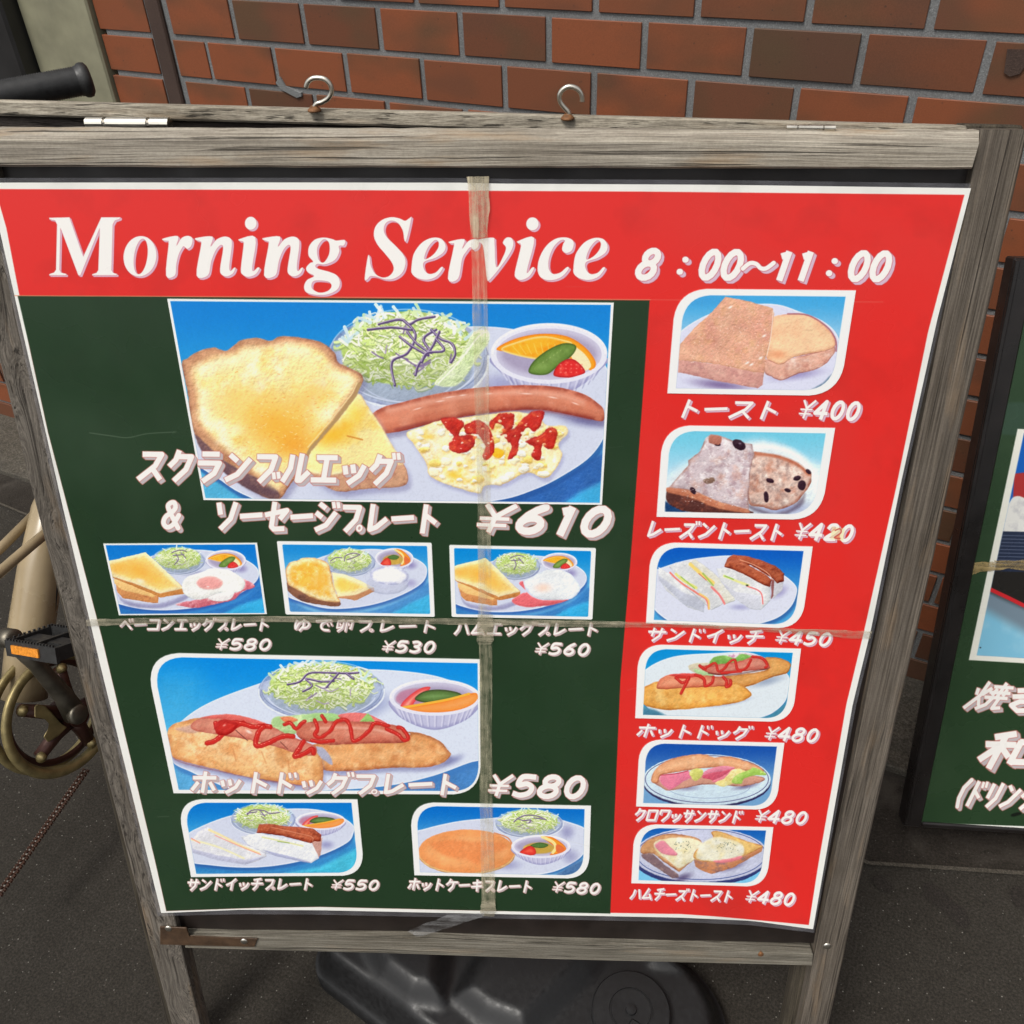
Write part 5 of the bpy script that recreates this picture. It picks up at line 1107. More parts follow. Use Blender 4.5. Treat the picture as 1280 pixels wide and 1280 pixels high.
WH = (246,245,240)
def draw_menu(C):
    z4 = Z(50,250,3.2); z5 = Z(440,250,3.5556)
    fill(C, [(-40,236.3),(380,237.5),(800,239.5),(1205.5,243.5),(1160,415),(1120,610),(1080,789),(1058,880),(1010,1153),(850,1142.5),(611,1138.5),(400,1133.5),(209,1136.5),(190,1060),(127,795),(60,540),(36,430),(8,285),(-6,236)], (232,46,42), sm=False, n=1)
    fill(C, [(22,369.5),(400,372.5),(812,375.5),(801,530),(789,690),(775.5,850),(763,1139),(763,1142),(611,1138.5),(400,1133.5),(209,1136.5),(190,1060),(127,795),(60,540),(36,430),(22,369.5)], (36,60,38), sm=False)
    line(C, [(-20,369.4),(400,371.4),(813,374.6)], 1.1, (232,150,110), sm=False, f=.3, a=.8); line(C, [(813,374.6),(1010,377),(1104,377.5)], .8, (240,120,104), sm=False, f=.3, a=.6)
    b = C.box(-60,210,1260,1180)
    t = fbm(C.X[b], C.Y[b], 160, 5); C.put(b, np.clip((t-.5)*2,0,1)*.12, (150,150,140)); t = fbm(C.X[b], C.Y[b], 60, 9); C.put(b, np.clip((t-.55)*2,0,1)*.10, (20,20,16))
    for ph in PHOTOS[:4]: photo(C, *ph[:6])
    for ph in PHOTOS[4:]: photo(C, *ph[:6])
    sh = (2.2, 2.)
    M = [(36,71),(118,69),(173,226),(245,69),(322,69),(318,76),(300,82),(291,98),(286,280),(292,291),(308,296),(306,301),(208,301),(210,296),(226,291),(233,280),(239,112),(162,301),(153,301),(82,112),(78,278),(84,290),(106,296),(104,301),(36,301),(38,296),(56,290),(64,278),(68,98),(60,82),(38,77)]
    n_ = [(624,152),(690,146),(682,186),(706,158),(738,146),(762,154),(768,180),(758,262),(762,284),(774,272),(782,272),(772,294),(748,306),(726,298),(720,274),(732,196),(724,180),(704,200),(686,244),(672,302),(626,302),(644,180),(640,166),(624,160)]
    r_ = [(492,154),(552,144),(546,182),(566,152),(592,143),(610,154),(606,182),(590,196),(576,186),(570,190),(556,216),(546,256),(540,302),(504,302),(514,178),(510,164),(494,162)]
    i_ = [(798,156),(862,149),(850,262),(853,284),(870,270),(878,274),(862,298),(832,308),(810,298),(803,276),(814,180),(810,166),(798,164)]
    go = [(1136,150),(1168,156),(1186,162),(1220,160),(1216,182),(1196,184),(1198,206),(1180,240),(1140,258),(1110,256),(1102,266),(1116,276),(1160,288),(1190,304),(1200,332),(1188,360),(1150,378),(1108,380),(1066,370),(1056,346),(1068,320),(1096,304),(1072,290),(1064,272),(1080,252),(1092,246),(1074,222),(1076,186),(1100,158)]
    polys = [(z4(M),False)]+[(z4(p),True) for p in (r_, n_, i_, [(x+270,y) for x,y in n_])]+[(ell(*z4([(400,225)])[0],20.6,25.4,8),False),(ell(*z4([(843,93)])[0],7.4,8.2),False),(z4(go),True)]
    poly_text(C, polys, [ell(*z4([(403,226)])[0],8.2,22.2,8),z4([(1134,158),(1156,172),(1156,216),(1134,250),(1114,236),(1110,190)]),z4([(1096,324),(1150,326),(1166,344),(1150,364),(1116,370),(1088,352)])], sh)
    S = [(56,350),(70,252),(78,252),(84,292),(104,328),(134,344),(164,338),(184,312),(178,280),(148,240),(114,200),(97,160),(104,118),(134,88),(176,76),(212,82),(236,92),(256,80),(264,82),(242,178),(232,176),(226,138),(206,104),(176,92),(150,104),(142,134),(156,166),(196,206),(232,248),(238,286),(222,326),(186,350),(146,353),(104,340),(80,340),(70,352)]
    e_ = [(264,300),(274,240),(310,190),(355,168),(396,172),(416,200),(408,232),(370,258),(320,276),(322,310),(342,328),(372,322),(396,298),(404,304),(376,340),(332,355),(288,346),(266,326)]
    eh = [(322,262),(336,215),(366,180),(384,186),(382,214),(356,247)]
    r2 = [(434,184),(500,174),(490,216),(515,184),(548,172),(564,186),(560,210),(540,222),(526,210),(508,230),(490,262),(472,350),(426,350),(452,208),(448,194),(434,192)]
    v_ = [(560,176),(626,167),(634,190),(641,298),(672,250),(684,212),(670,190),(686,167),(710,170),(718,194),(706,230),(666,290),(616,351),(600,351),(590,262),(580,200),(560,186)]
    i2 = [(738,182),(810,168),(782,296),(779,324),(800,300),(810,304),(788,340),(752,356),(728,346),(724,318),(750,206),(738,192)]
    c_ = [(986,198),(976,226),(950,236),(934,222),(938,196),(946,180),(926,180),(896,210),(876,260),(875,304),(893,328),(926,322),(955,298),(964,306),(932,342),(886,357),(844,348),(825,315),(832,260),(862,205),(905,172),(950,166),(980,178)]
    e2 = [(x+720,y+1) for x,y in e_]
    poly_text(C, [(z5(p),True) for p in (S,e_,r2,v_,i2,c_,e2)]+[(ell(*z5([(802,106)])[0],7.8,8.2),False)], [z5(eh), z5([(x+720,y+1) for x,y in eh])], sh)
    write(C, '8 :00~11 :00', (790,349), (1107,352), 38, .34, .20, cw=1.06, adv=[97,80,100,97,103,130,97,97,50,100,97,97])
    W = lambda *a, **k: write(C, *a, red=False, **k)
    W('スクランブルエッグ', (168,602), (494,606.5), 40, shear=.16, w=.17)
    W('&', (200,661), (226,661.5), 36, shear=.1, w=.17); W('ソーセージプレート', (264,663), (548,668), 38, shear=.12, w=.17)
    W('¥610', (586,665), (758,671), 37, shear=.42, w=.24, adv=[50,47,37,44])
    W('ベーコンエッグプレート', (148,788.5), (336,788.5), 16, shear=.2, w=.17); W('¥580', (266,812), (338,813), 14.5, shear=.3, w=.2)
    W('ゆで卵プレート', (364,789), (548,791), 16, shear=.2, w=.17, cw=.92); W('¥530', (474,815), (543,816.5), 15, shear=.3, w=.2)
    W('ハムエッグプレート', (566,794), (748,795), 17, shear=.2, w=.17); W('¥560', (665,818), (736,820), 15.5, shear=.3, w=.2)
    W('ホットドッグプレート', (236,991.5), (574,995), 28.5, shear=.15, w=.17); W('¥580', (604,995), (730,998.5), 28, shear=.3, w=.22)
    W('サンドイッチプレート', (232,1112.5), (391,1112.5), 15, shear=.2, w=.17); W('¥550', (411,1112), (473,1113), 13, shear=.3, w=.2)
    W('ホットケーキプレート', (508,1112.5), (665,1116), 15.5, shear=.2, w=.17); W('¥580', (687,1115), (749,1118), 14, shear=.3, w=.2)
    V = lambda *a, **k: write(C, *a, red=True, **k)
    V('トースト', (841,522.5), (972,525), 24, shear=.38, w=.17); V('¥400', (994,523), (1072,526.5), 24.5, shear=.32, w=.18)
    V('レーズントースト', (804,672), (978,676.5), 22, shear=.3, w=.17); V('¥420', (989,674), (1064,678), 22, shear=.32, w=.19)
    V('サンドイッチ', (805,801.5), (952,805.5), 18, shear=.32, w=.17); V('¥450', (965,804), (1037,808.5), 17.5, shear=.34, w=.19)
    V('ホットドッグ', (793,921.5), (936,925), 17.5, shear=.32, w=.17); V('¥480', (952,924.5), (1021,928.5), 17.5, shear=.34, w=.19)
    V('クロワッサンサンド', (790,1026.5), (926,1029.5), 16.5, shear=.28, w=.17); V('¥480', (940,1027.5), (1007,1031), 16.5, shear=.34, w=.19)
    V('ハムチーズトースト', (786,1124.5), (915,1128), 15.5, shear=.28, w=.17); V('¥480', (928,1127), (991,1131), 16, shear=.34, w=.19)
    # a repair patch over the middle digit of the raisin toast price, wear and scratches
    fill(C, [(1040,658),(1056,661),(1054,676),(1038,674)], (246,236,170), sm=False, a=.6, f=1.2)
    line(C, [(1044,663),(1050,661),(1051,666),(1043,672),(1050,673)], 1.6, (200,60,60), f=.4, a=.8)
    R = random.Random(12)
    for k in range(26):
        x = R.uniform(60,1100); y = R.uniform(250,1120); a = R.uniform(-.3,.3); L = R.uniform(6,40)
        line(C, [(x,y),(x+L*.5,y+L*a*.5+R.uniform(-2,2)),(x+L,y+L*a)], R.uniform(.4,.8), (205,205,195), f=.6, a=R.uniform(.08,.22), n=3)
    line(C, [(112,541),(140,545),(160,547),(185,542),(220,540)], 1., (170,180,165), f=.7, a=.3)
def draw_side(C):
    """the green menu of the neighbouring board"""
    b = C.box(1100,300,2400,1100)
    if b: t = fbm(C.X[b], C.Y[b], 50, 5); C.put(b, np.clip((t-.5)*2,0,1)*.35, (70,92,66))
    line(C, [(1128,1028),(1200,1031.5),(1700,1050)], 3.4, WH, sm=False)
    for k,(y,h) in enumerate([(505,20),(528,14)]): fill(C, [(1252+k*2,y),(1290,y),(1288,y+h),(1250,y+h)], (60,84,76), f=2, a=.5)
    q = [(1272,536),(1700,560),(1640,850),(1211,825)]
    fill(C, q, (238,238,228), sm=False); qi = [(1280,541),(1692,566),(1634,844),(1221,819)]
    fill(C, qi, (20,96,190), sm=False); cl = np.zeros((C.h,C.w),np.float32); b = C.box(1200,500,1720,880)
    if b is not None:
        cl[b] = ss(.4,-.4,psdf(C.X[b],C.Y[b],qi)); C.clip = cl
        fill(C, [(1268,592),(1330,585),(1500,600),(1640,660),(1640,700),(1262,690)], (176,52,52), f=.8, sm=False)
        fill(C, [(1262,628),(1272,620),(1290,624),(1330,616),(1480,630),(1480,700),(1250,665)], (232,232,228), f=1, tex=((196,196,200),9,.9,3))
        fill(C, [(1250,664),(1500,670),(1500,790),(1300,740),(1232,722)], (40,50,74), f=.6, sm=False)
        for k in range(9): line(C, [(1246,669+k*4.4),(1500,676+k*4.4)], .8, (100,110,136), sm=False, f=.4)
        fill(C, [(1240,714),(1500,720),(1600,860),(1440,880),(1231,738)], (36,34,32), f=.6, sm=False)
        fill(C, [(1228,736),(1300,768),(1500,860),(1500,900),(1200,880)], (120,140,156), f=6, sm=False)
        fill(C, [(1220,756),(1300,800),(1500,890),(1200,890)], (130,196,226), f=9, sm=False, tex=((166,214,234),30,.6,3))
        line(C, [(1230,733),(1262,748),(1330,782),(1500,866)], 5, (206,40,48), sm=False)
        fill(C, ell(1225.5,809.5,1,.8), (30,30,40)); C.clip = None
    W = lambda *a, **k: write(C, *a, red=False, face=0, **k) if 0 else write(C, *a, red=False, **{x:y for x,y in k.items()})
    W('焼き', (1203,886), (1292,892), 36, shear=.62, w=.17)
    W('和', (1216,960), (1282,962), 46, shear=.5, w=.24, cw=1.)
    W('(ドリンク', (1186,1007), (1288,1014), 34, shear=.42, w=.14, adv=[.7,1,1,1,1])
    fill(C, [(1264,1018),(1274,1015),(1276,1018),(1266,1021)], (20,26,20), f=.8)
# ---------------------------------------------------------------- draw and hang the menu sheet
Cm = Canvas(2240, 2370, plane_H(BO-BN*OFFP, BX, BD, UV0, UV1, VV0, VV1), WH); draw_menu(Cm)
IMG = to_image(Cm, 'menu_print'); M['menu'] = sheet_material('laminated_menu_print', IMG, .27)
M['pic'] = sheet_material('menu_picture_print', IMG, .27)
m, t, b = nodes('clear_laminate'); b.inputs['Base Color'].default_value = (.5,.5,.55,1); b.inputs['Roughness'].default_value = .2; b.inputs['Alpha'].default_value = .13; b.inputs['Specular IOR Level'].default_value = .8
t.links.new(ramp(t, noise(t, coord(t), 30), [(.4, .10), (.7, .2)]), b.inputs['Alpha']); M['film'] = m
g = 5.5
film = coons([(x-4, y-g-.6) for x, y in T_[:-1]]+[(1213.5,229.5)], [(197,1145)]+[(x, y+g) for x, y in B_[1:-1]]+[(1017,1166)], [(-18,222.5),(20,400),(75,640),(121,830),(197,1145)], [(1213.5,229.5),(1175.5,400),(1131,600),(1093,788),(1070.5,880),(1017.5,1166)], 30, 30, lambda x, y: shp(x, y, OFFP-.0007))
obj('laminate_margin', film, M['film'], board)
poster = obj('menu_sheet', sheetg, M['menu'], board, True); planar_uv(poster.data); poster['label'] = 'laminated red and green menu sheet with Morning Service heading'
for ph in PHOTOS:
    P = shape_pts(ph[0], ph[1]); V = [shp(x, y, OFFP+.0006) for x, y in P]
    o = obj('menu_picture', (V, [tuple(range(len(V)))[::-1]]), M['pic'], poster); planar_uv(o.data); o['label'] = ph[6]
# tape
def mat_tape(name, c, lo, hi, ax):
    m, t, b = nodes(name); o = coord(t); s = [60, 60, 60]; s['xyz'.index(ax)] = 5
    s2 = [260, 260, 260]; s2['xyz'.index(ax)] = 14
    n1 = noise(t, mapping(t, o, tuple(s)), 1., 5, .65); n2 = noise(t, mapping(t, o, tuple(s2)), 1., 4, .7)
    n3 = noise(t, o, 90, 5, .7)
    a = mix(t, .5, n1, n2); a = mix(t, .3, a, n3)
    t.links.new(ramp(t, a, [(.40, lo), (.60, hi)]), b.inputs['Alpha'])
    t.links.new(ramp(t, n2, [(.3, tuple(v*.6 for v in c)), (.65, c)]), b.inputs['Base Color'])
    b.inputs['Roughness'].default_value = .22; bump(t, b, mix(t, .5, n1, n2), .7, .002); return m
M['tape_v'] = mat_tape('yellowed_tape_upright', (.82,.75,.52), .03, .42, 'z'); M['tape_h'] = mat_tape('yellowed_tape_level', (.56,.50,.36), .05, .66, 'x')
M['tape_top'] = mat_tape('crumpled_tape', (.74,.64,.44), .12, .85, 'z'); M['tape_side'] = mat_tape('frayed_brown_tape', (.50,.37,.16), .25, 1., 'x')
M['tape_clear'] = mat_tape('clear_tape', (.5,.5,.5), .04, .45, 'x')
def strip(name, Lf, Rt, off, m, par, fn=None, n=40, jit=.5, seed=1, label=None, thick=.0003):
    r = random.Random(seed)
    def cv(P, t): P = np.array(P, float); s = np.linspace(0, 1, len(P)); return np.interp(t, s, P[:,0]), np.interp(t, s, P[:,1])
    V, F = [], []
    for i in range(n+1):
        a = cv(Lf, i/n); c = cv(Rt, i/n)
        V += [fn(a[0]+r.uniform(-jit,jit), a[1]+r.uniform(-jit,jit), off), fn((a[0]+c[0])/2, (a[1]+c[1])/2, off+thick), fn(c[0]+r.uniform(-jit,jit), c[1]+r.uniform(-jit,jit), off)]
    for i in range(n): F += [(i*3, i*3+3, i*3+4, i*3+1), (i*3+1, i*3+4, i*3+5, i*3+2)]
    o = obj(name, (V, F), m, par)
    if label: o['label'] = label
    return o
def tape(*a, **k): return strip('tape', *a, fn=shp, **k)
tape([(584,221),(586.5,260),(588.5,300),(590,360),(591.5,420),(595,560),(597,640),(598,770),(600,900),(600,1000),(602,1138)], [(610.5,221),(610,260),(610,300),(609,360),(610,420),(612,560),(613,640),(615,770),(615,900),(616,1000),(620,1138)], OFFP+.0014, M['tape_v'], board, label='upright yellowed tape down the middle of the sheet')
tape([(583.5,220.5),(586,240),(587,262),(588,284),(590,297)], [(611,220.5),(611,240),(612,262),(610,284),(607,297)], OFFP+.0022, M['tape_top'], board, n=10, label='crumpled opaque tape patch at the top of the upright tape')
tape([(108,774.5),(200,771.5),(330,770),(440,770.5),(560,773),(745,776),(860,779),(960,785),(1090,789)], [(108,783),(200,780),(330,777.5),(440,778.5),(560,780.5),(745,784),(860,784.5),(960,790),(1088,799.5)], OFFP+.0020, M['tape_h'], board, n=90, label='level yellowed tape across the middle of the sheet')
tape([(597,768),(596,800),(598,806)], [(616,768),(617,800),(614,806)], OFFP+.0026, M['tape_h'], board, n=8, label='crumpled tape where the two strips cross')
tape([(602,1126),(600,1140),(604,1145)], [(618,1124),(620,1138),(618,1146)], OFFP+.0030, M['tape_h'], board, n=8, label='crumpled tape end at the bottom of the sheet')
strip('loose_tape', [(510.5,1163.5),(560,1143.5),(604,1141)], [(521,1171.5),(568,1158),(606,1145)], .006, M['tape_clear'], board, fn=lambda x, y, o: LP(x, y, o), n=12, jit=.8, label='loose clear tape hanging below the sheet')
# ---------------------------------------------------------------- rear frame of the board, hinges
nh = np.array([-.4175, .9087, 0.])
A0 = on_z(-16, 123.6, 1.2515); A1 = on_z(1252, 157, 1.2275)
bxx = (A1-A0)/np.linalg.norm(A1-A0); LB = np.linalg.norm(A1-A0)
foot = on_z(236, 1302, 0.)+np.array([.018,.010,0]); dn = foot-A0; HB = np.linalg.norm(dn); dn /= HB
nn = np.cross(bxx, -dn); nn /= np.linalg.norm(nn)                  # into (away from the viewer)
if nn@nh < 0: nn = -nn
iw = np.linalg.inv(np.array(bm4))
def toB(P): q = iw@np.array([P[0], P[1], P[2], 1.]); return tuple(q[:3])
def RB(u, d, w_): return toB(A0+bxx*u+dn*d+nn*w_)                 # rear frame coordinates
def rbox(name, u0, u1, d0, d1, w0, w1, m, bev=.0015, par=None, **k):
    f = [RB(u0,d0,w0), RB(u1,d0,w0), RB(u1,d1,w0), RB(u0,d1,w0)]; b_ = [RB(u0,d0,w1), RB(u1,d0,w1), RB(u1,d1,w1), RB(u0,d1,w1)]
    return obj(name, prism(f, b_, bev, 1, **k), m, par or board)
rbox('rear_top_rail', .0, LB-.036, 0, .012, -.031, .0, M['wood_back'], .0016)
rbox('rear_rail_face', .004, LB-.04, .0125, .05, -.022, -.002, M['wood_dark'])
rbox('rear_stile', -.035, -.0005, .004, HB, -.022, .0, M['wood_backleg']); rbox('rear_stile', LB-.0355, LB+.010, -.001, HB+.02, -.018, .002, M['wood_backleg'])
rbox('rear_bottom_rail', .004, LB-.041, .86, .895, -.018, .002, M['wood_backleg']); rbox('rear_panel', .004, LB-.041, .051, .859, -.010, -.004, M['black_panel'], 0)
def hinge(x0, x1, y, z, rad, label):
    a = on_z(x0, y, z); c = on_z(x1, y+.6, z); a = Vector(toB(a)); c = Vector(toB(c)); ax = (c-a).normalized(); Ln = (c-a).length
    h = obj('hinge', join(tube([a, a+ax*Ln*.21], rad, 16), tube([a+ax*Ln*.25, a+ax*Ln*.74], rad, 16), tube([a+ax*Ln*.78, c], rad, 16)), M['steel'], board); h['label'] = label
    obj('hinge_pin', tube([a+ax*Ln*.02, a+ax*Ln*.99], rad*.86, 12), M['steel_dark'], h)
    obj('hinge_leaf', (lambda p, q: ([p+Vector((0,.002,-.004)), q+Vector((0,.002,-.004)), q+Vector((0,.002,-.012)), p+Vector((0,.002,-.012))], [(0,1,2,3)]))(a, c), M['steel_dark'], h)
hinge(109.5, 212.5, 154.5, 1.242, .0052, 'steel hinge barrel on the top edge at left'); hinge(983, 1044, 159.6, 1.2385, .0022, 'steel hinge mostly hidden behind the top rail at right')
def hook(pts, basepx, zt, label):
    B0 = on_z(basepx[0], basepx[1], zt); n_ = nn.copy(); n_[2] = 0; n_ /= np.linalg.norm(n_)
    P = [Vector(toB(on_plane(x, y, B0, n_))) for x, y in pts]
    Q = [Vector(q) for q in spline3(P)]
    h = obj('cup_hook', tube(Q, .0020, 10), M['steel'], board, True); h['label'] = label
    c = Vector(toB(B0)); up = Vector(toB(B0+np.array([0,0,.01])))-c
    obj('washer', lathe(c-up*.05, up, [(0,.0055),(.0012,.0055),(.0024,.004),(.004,.0026)], 16), M['rust_wash'], h, True)
def spline3(P, n=6):
    out = []
    for i in range(len(P)-1):
        a, b_, c, d = P[max(i-1,0)], P[i], P[i+1], P[min(i+2, len(P)-1)]
        for k in range(n):
            t = k/n; out.append(.5*((2*b_)+(-a+c)*t+(2*a-5*b_+4*c-d)*t*t+(-a+3*b_-3*c+d)*t**3))
    out.append(P[-1]); return out
hook([(382.5,109.5),(385,102.5),(391,98),(399,97.3),(407,99.5),(413,106),(414.5,114),(411,122),(403,127.5),(396.5,129.5),(393.5,133),(393,138)], (393,138), 1.2492, 'open steel cup hook, left one on the board top')
hook([(727.8,127),(727.5,120),(724,113),(717.5,109),(709.5,108.5),(702.5,113),(699.2,120),(700.5,127),(704.5,133),(709,138),(711,142),(709.5,148)], (709.5,148), 1.2420, 'open steel cup hook, right one on the board top')

# ---------------------------------------------------------------- second menu board leaning on the wall
S0 = np.array([.193, 1.09, 0.]); S0 = on_z(1128, 1031, 0.14); S1 = on_z(1280, 1041, 0.14); sx = S1-S0; sx /= np.linalg.norm(sx)
ang = R(17.2); hb = np.array([-sx[1], sx[0], 0.]); sup = hb*math.sin(ang)+np.array([0,0,1.])*math.cos(ang); sn = np.cross(sup, sx); 
if sn@(S0-CAMLOC) < 0: sn = -sn
sb4 = Matrix([[sx[i], sn[i], sup[i], S0[i]] for i in range(3)]+[[0,0,0,1]])
side = empty('leaning_menu_board', sb4); tag(side, 'black framed green menu board tilted back beside the brick wall at right', 'menu board')
def sp(x, y, off=0.): P = on_plane(x, y, S0-sn*off, sn)-S0; return P@sx, P@sup
hS = sp(1265, 322)[1]; WS = .50; fw = (sp(1160,1000)[0]-sp(1137,1000)[0])
uL = sp(1146,1030)[0]; zB = sp(1200,1028.5)[1]
def sbx(name, a, b_, c, d, y0, y1, m, bev=.002): return obj(name, box(a, b_, y0, y1, c, d, bev), m, side)
fwL = sp(1159,1000)[0]-sp(1136,1000)[0]
for nm, a, b_, c, d in [('frame_side', 0, fwL, 0, hS), ('frame_side', WS-fwL, WS, 0, hS), ('frame_bottom', fwL+.0005, WS-fwL-.0005, 0, zB-.002), ('frame_top', fwL+.0005, WS-fwL-.0005, hS-.035, hS)]: sbx(nm, a, b_, c, d, -.004, .024, M['black_frame'])
sbx('frame_lip', .0, .006, .01, hS-.002, -.009, -.0045, M['black_frame'], .001)
SU0, SU1, SV0, SV1 = fwL*.8, WS-fwL*.8, zB-.004, hS-.03
Cs = Canvas(720, 1250, plane_H(S0, sx, -sup, SU0, SU1, -SV1, -SV0), (42,66,42)); draw_side(Cs)
SI = to_image(Cs, 'side_menu_print'); M['side'] = sheet_material('green_menu_print', SI, .25)
o = obj('menu_sheet', ([(SU0,0,SV0),(SU1,0,SV0),(SU1,0,SV1),(SU0,0,SV1)], [(0,1,2,3)]), M['side'], side); ul = o.data.uv_layers.new(name='UVMap')
for lp, uv in zip(o.data.loops, [(0,0),(1,0),(1,1),(0,1)]): ul.data[lp.index].uv = uv
zf = -S0[2]/math.cos(ang)
obj('stand_post', box(.345, .385, .026, .046, zf+.02, .42, .003), M['black_frame'], side)
obj('stand_foot', (lambda P, Q: prism(P, Q, .002))([tuple(Matrix(sb4).inverted()@Vector((S0+sx*u+hb*d+np.array([0,0,-S0[2]+.004]))) ) for u, d in ((.32,.0),(.41,.0),(.41,.20),(.32,.20))], [tuple(Matrix(sb4).inverted()@Vector((S0+sx*u+hb*d+np.array([0,0,-S0[2]+.026]))) ) for u, d in ((.32,.0),(.41,.0),(.41,.20),(.32,.20))]), M['black_frame'], side)
obj('backing', box(SU0, SU1, .003, .012, SV0, SV1), M['black_panel'], side)
def slp(x, y, off): u, v = sp(x, y, off); return (u, -off, v)
strip('tape', [(1206,706),(1228,702),(1250,701),(1330,699)], [(1207,721),(1226,716),(1250,712),(1330,711)], .0015, M['tape_side'], side, fn=slp, n=24, jit=1.6, label='frayed brown tape across the green sheet')

# ---------------------------------------------------------------- black plastic weight under the board
wt = empty('sign_weight', (-.295, .545, 0)); wt.rotation_euler = (0,0,R(-8)); tag(wt, 'black plastic water tank weight with round screw cap lying under the sandwich board', 'base weight')
def tank():
    nx, ny = 120, 66; hx, hy, H_ = .305, .165, .085; V, F = [], []
    def sm(a, b_, x): t = min(1, max(0, (x-a)/(b_-a))); return t*t*(3-2*t)
    def loc(x, y): p = on_z(x, y, .10); q = Matrix.Rotation(R(8),3,'Z')@Vector((p[0]+.295, p[1]-.545, 0)); return (q[0], q[1])
    pads = [np.array([loc(*q) for q in P]) for P in ([(430,1120),(560,1130),(548,1240),(512,1235),(478,1208)], [(640,1120),(790,1130),(735,1205),(655,1282),(605,1262),(574,1236)], [(850,1110),(980,1130),(930,1200),(820,1190)])]
    for j in range(ny+1):
        for i in range(nx+1):
            a = -1+2*i/nx; c = -1+2*j/ny
            # superellipse squash for round corners
            x = hx*a; y = hy*c; r = .05 if x < 0 else .12
            dx = max(0, abs(x)-(hx-r)); dy = max(0, abs(y)-(hy-r)); d = math.hypot(dx, dy)
            if d > r and d > 0: 
                x = math.copysign(hx-r+dx*r/d, x) if dx else x; y = math.copysign(hy-r+dy*r/d, y) if dy else y
            e = r-min(r, math.hypot(max(0, abs(x)-(hx-r)), max(0, abs(y)-(hy-r))))
            e = min(e, hx-abs(x), hy-abs(y)) if not (dx and dy) else e
            z = H_*(.28+.60*sm(0, .035, e))
            xs = x-.25*y*0
            for pp in pads:
                q = sm(.010, -.016, -0. + float(psdf(np.array([[x]]), np.array([[y]]), pp)[0,0])) if 0 else 1-sm(-.020, .020, float(psdf(np.array([[x]]), np.array([[y]]), pp)[0,0]))
                z += .026*q*sm(.008, .05, e)
            V.append((x, y, z))
    for j in range(ny):
        for i in range(nx): k = j*(nx+1)+i; F.append((k, k+1, k+nx+2, k+nx+1))
    rim = [i for i in range(nx+1)]+[(j+1)*(nx+1)+nx for j in range(ny)]+[ny*(nx+1)+nx-1-i for i in range(nx)]+[(ny-1-j)*(nx+1) for j in range(ny-1)]
    k0 = len(V)
    for r_ in rim: V.append((V[r_][0]*1.004, V[r_][1]*1.006, .0))
    n = len(rim)
    for i in range(n): F.append((rim[i], k0+i, k0+(i+1)%n, rim[(i+1)%n]))
    return V, F
obj('tank', tank(), M['black_plastic'], wt, True)
cp_ = on_z(789, 1262, .092); cl_ = np.array(Matrix.Rotation(R(8),3,'Z')@Vector((cp_[0]+.295, cp_[1]-.545, 0)))
cap = obj('screw_cap', lathe((cl_[0], cl_[1], .070), (0,0,1), [(0,.056),(.018,.056),(.0205,.054),(.0212,.031),(.0196,.0305),(.0196,.0285),(.0212,.028),(.0208,.008),(.0245,.0072),(.025,.002)], 56), M['black_plastic'], wt)
obj('cap_tab', box(cl_[0]+.006, cl_[0]+.075, cl_[1]-.022, cl_[1]-.010, .0915, .0950, .002), M['black_plastic'], cap)

# ---------------------------------------------------------------- bicycle at the left edge
th = R(93); fw3 = np.array([math.cos(th), math.sin(th), 0.]); ns = np.array([math.sin(th), -math.cos(th), 0.]); lean = R(13)
Up = np.array([0,0,1.])*math.cos(lean)-ns*math.sin(lean); Nn = ns*math.cos(lean)+np.array([0,0,1.])*math.sin(lean)
BC = on_z(77, 891, .27); b0 = np.array([BC[0], BC[1], 0.])+ns*.06
bike = empty('bicycle', Vector(b0)); tag(bike, 'tan folding bicycle with brass chain guard ring at the left edge', 'bicycle')
def K(a, b_, c=0.): P = BC+fw3*a+Up*b_+Nn*c-b0; return Vector(P)
def Q(x, y, c=0.): return Vector(on_plane(x, y, BC+Nn*c, Nn)-b0)          # surveyed point on the plane of the chainring, c towards the viewer
rr = .108
def ring(rad, w_, c, t_, n=64):
    V, F = [], []
    prof = [(rad-w_,-t_/2),(rad-w_*.75,t_/2),(rad-w_*.25,t_/2),(rad,-t_/2*.2),(rad-w_*.3,-t_/2)]; k = len(prof)
    for i in range(n):
        a = 2*math.pi*i/n
        for r_, d in prof: V.append(K(r_*math.cos(a), r_*math.sin(a), c+d))
    for i in range(n):
        for q in range(k): F.append((i*k+q, i*k+(q+1)%k, ((i+1)%n)*k+(q+1)%k, ((i+1)%n)*k+q))
    return V, F
hub = Q(90, 893, .0)
crk = obj('crankset', join(ring(rr*.84,.012,-.012,.004), tube([hub-Vector(Nn)*.04, hub+Vector(Nn)*.02], .019, 18)), M['maroon'], bike)
obj('chain_guard_ring', ring(rr,.019,.004,.009), M['gold'], crk, True); obj('rear_guard_ring', ring(rr,.018,-.034,.007), M['gold'], crk, True)
bolts = [(76,835.5),(27.5,888),(51,946),(114,928),(128,868)]
for k, (x, y) in enumerate(bolts):
    q = Q(x, y, .004); d = (q-hub)
    obj('spider_arm', tube([hub+d*.12, hub+d*.5-Vector(Nn)*.003, q-d*.0-Vector(Nn)*.004], [.017,.012,.0105], 10), M['maroon'], crk, True)
    obj('guard_bolt', lathe(q, Vector(Nn), [(0,.0095),(.004,.0095),(.007,.005),(.009,.0045),(.0095,.001)], 14), M['gold'], crk, True)
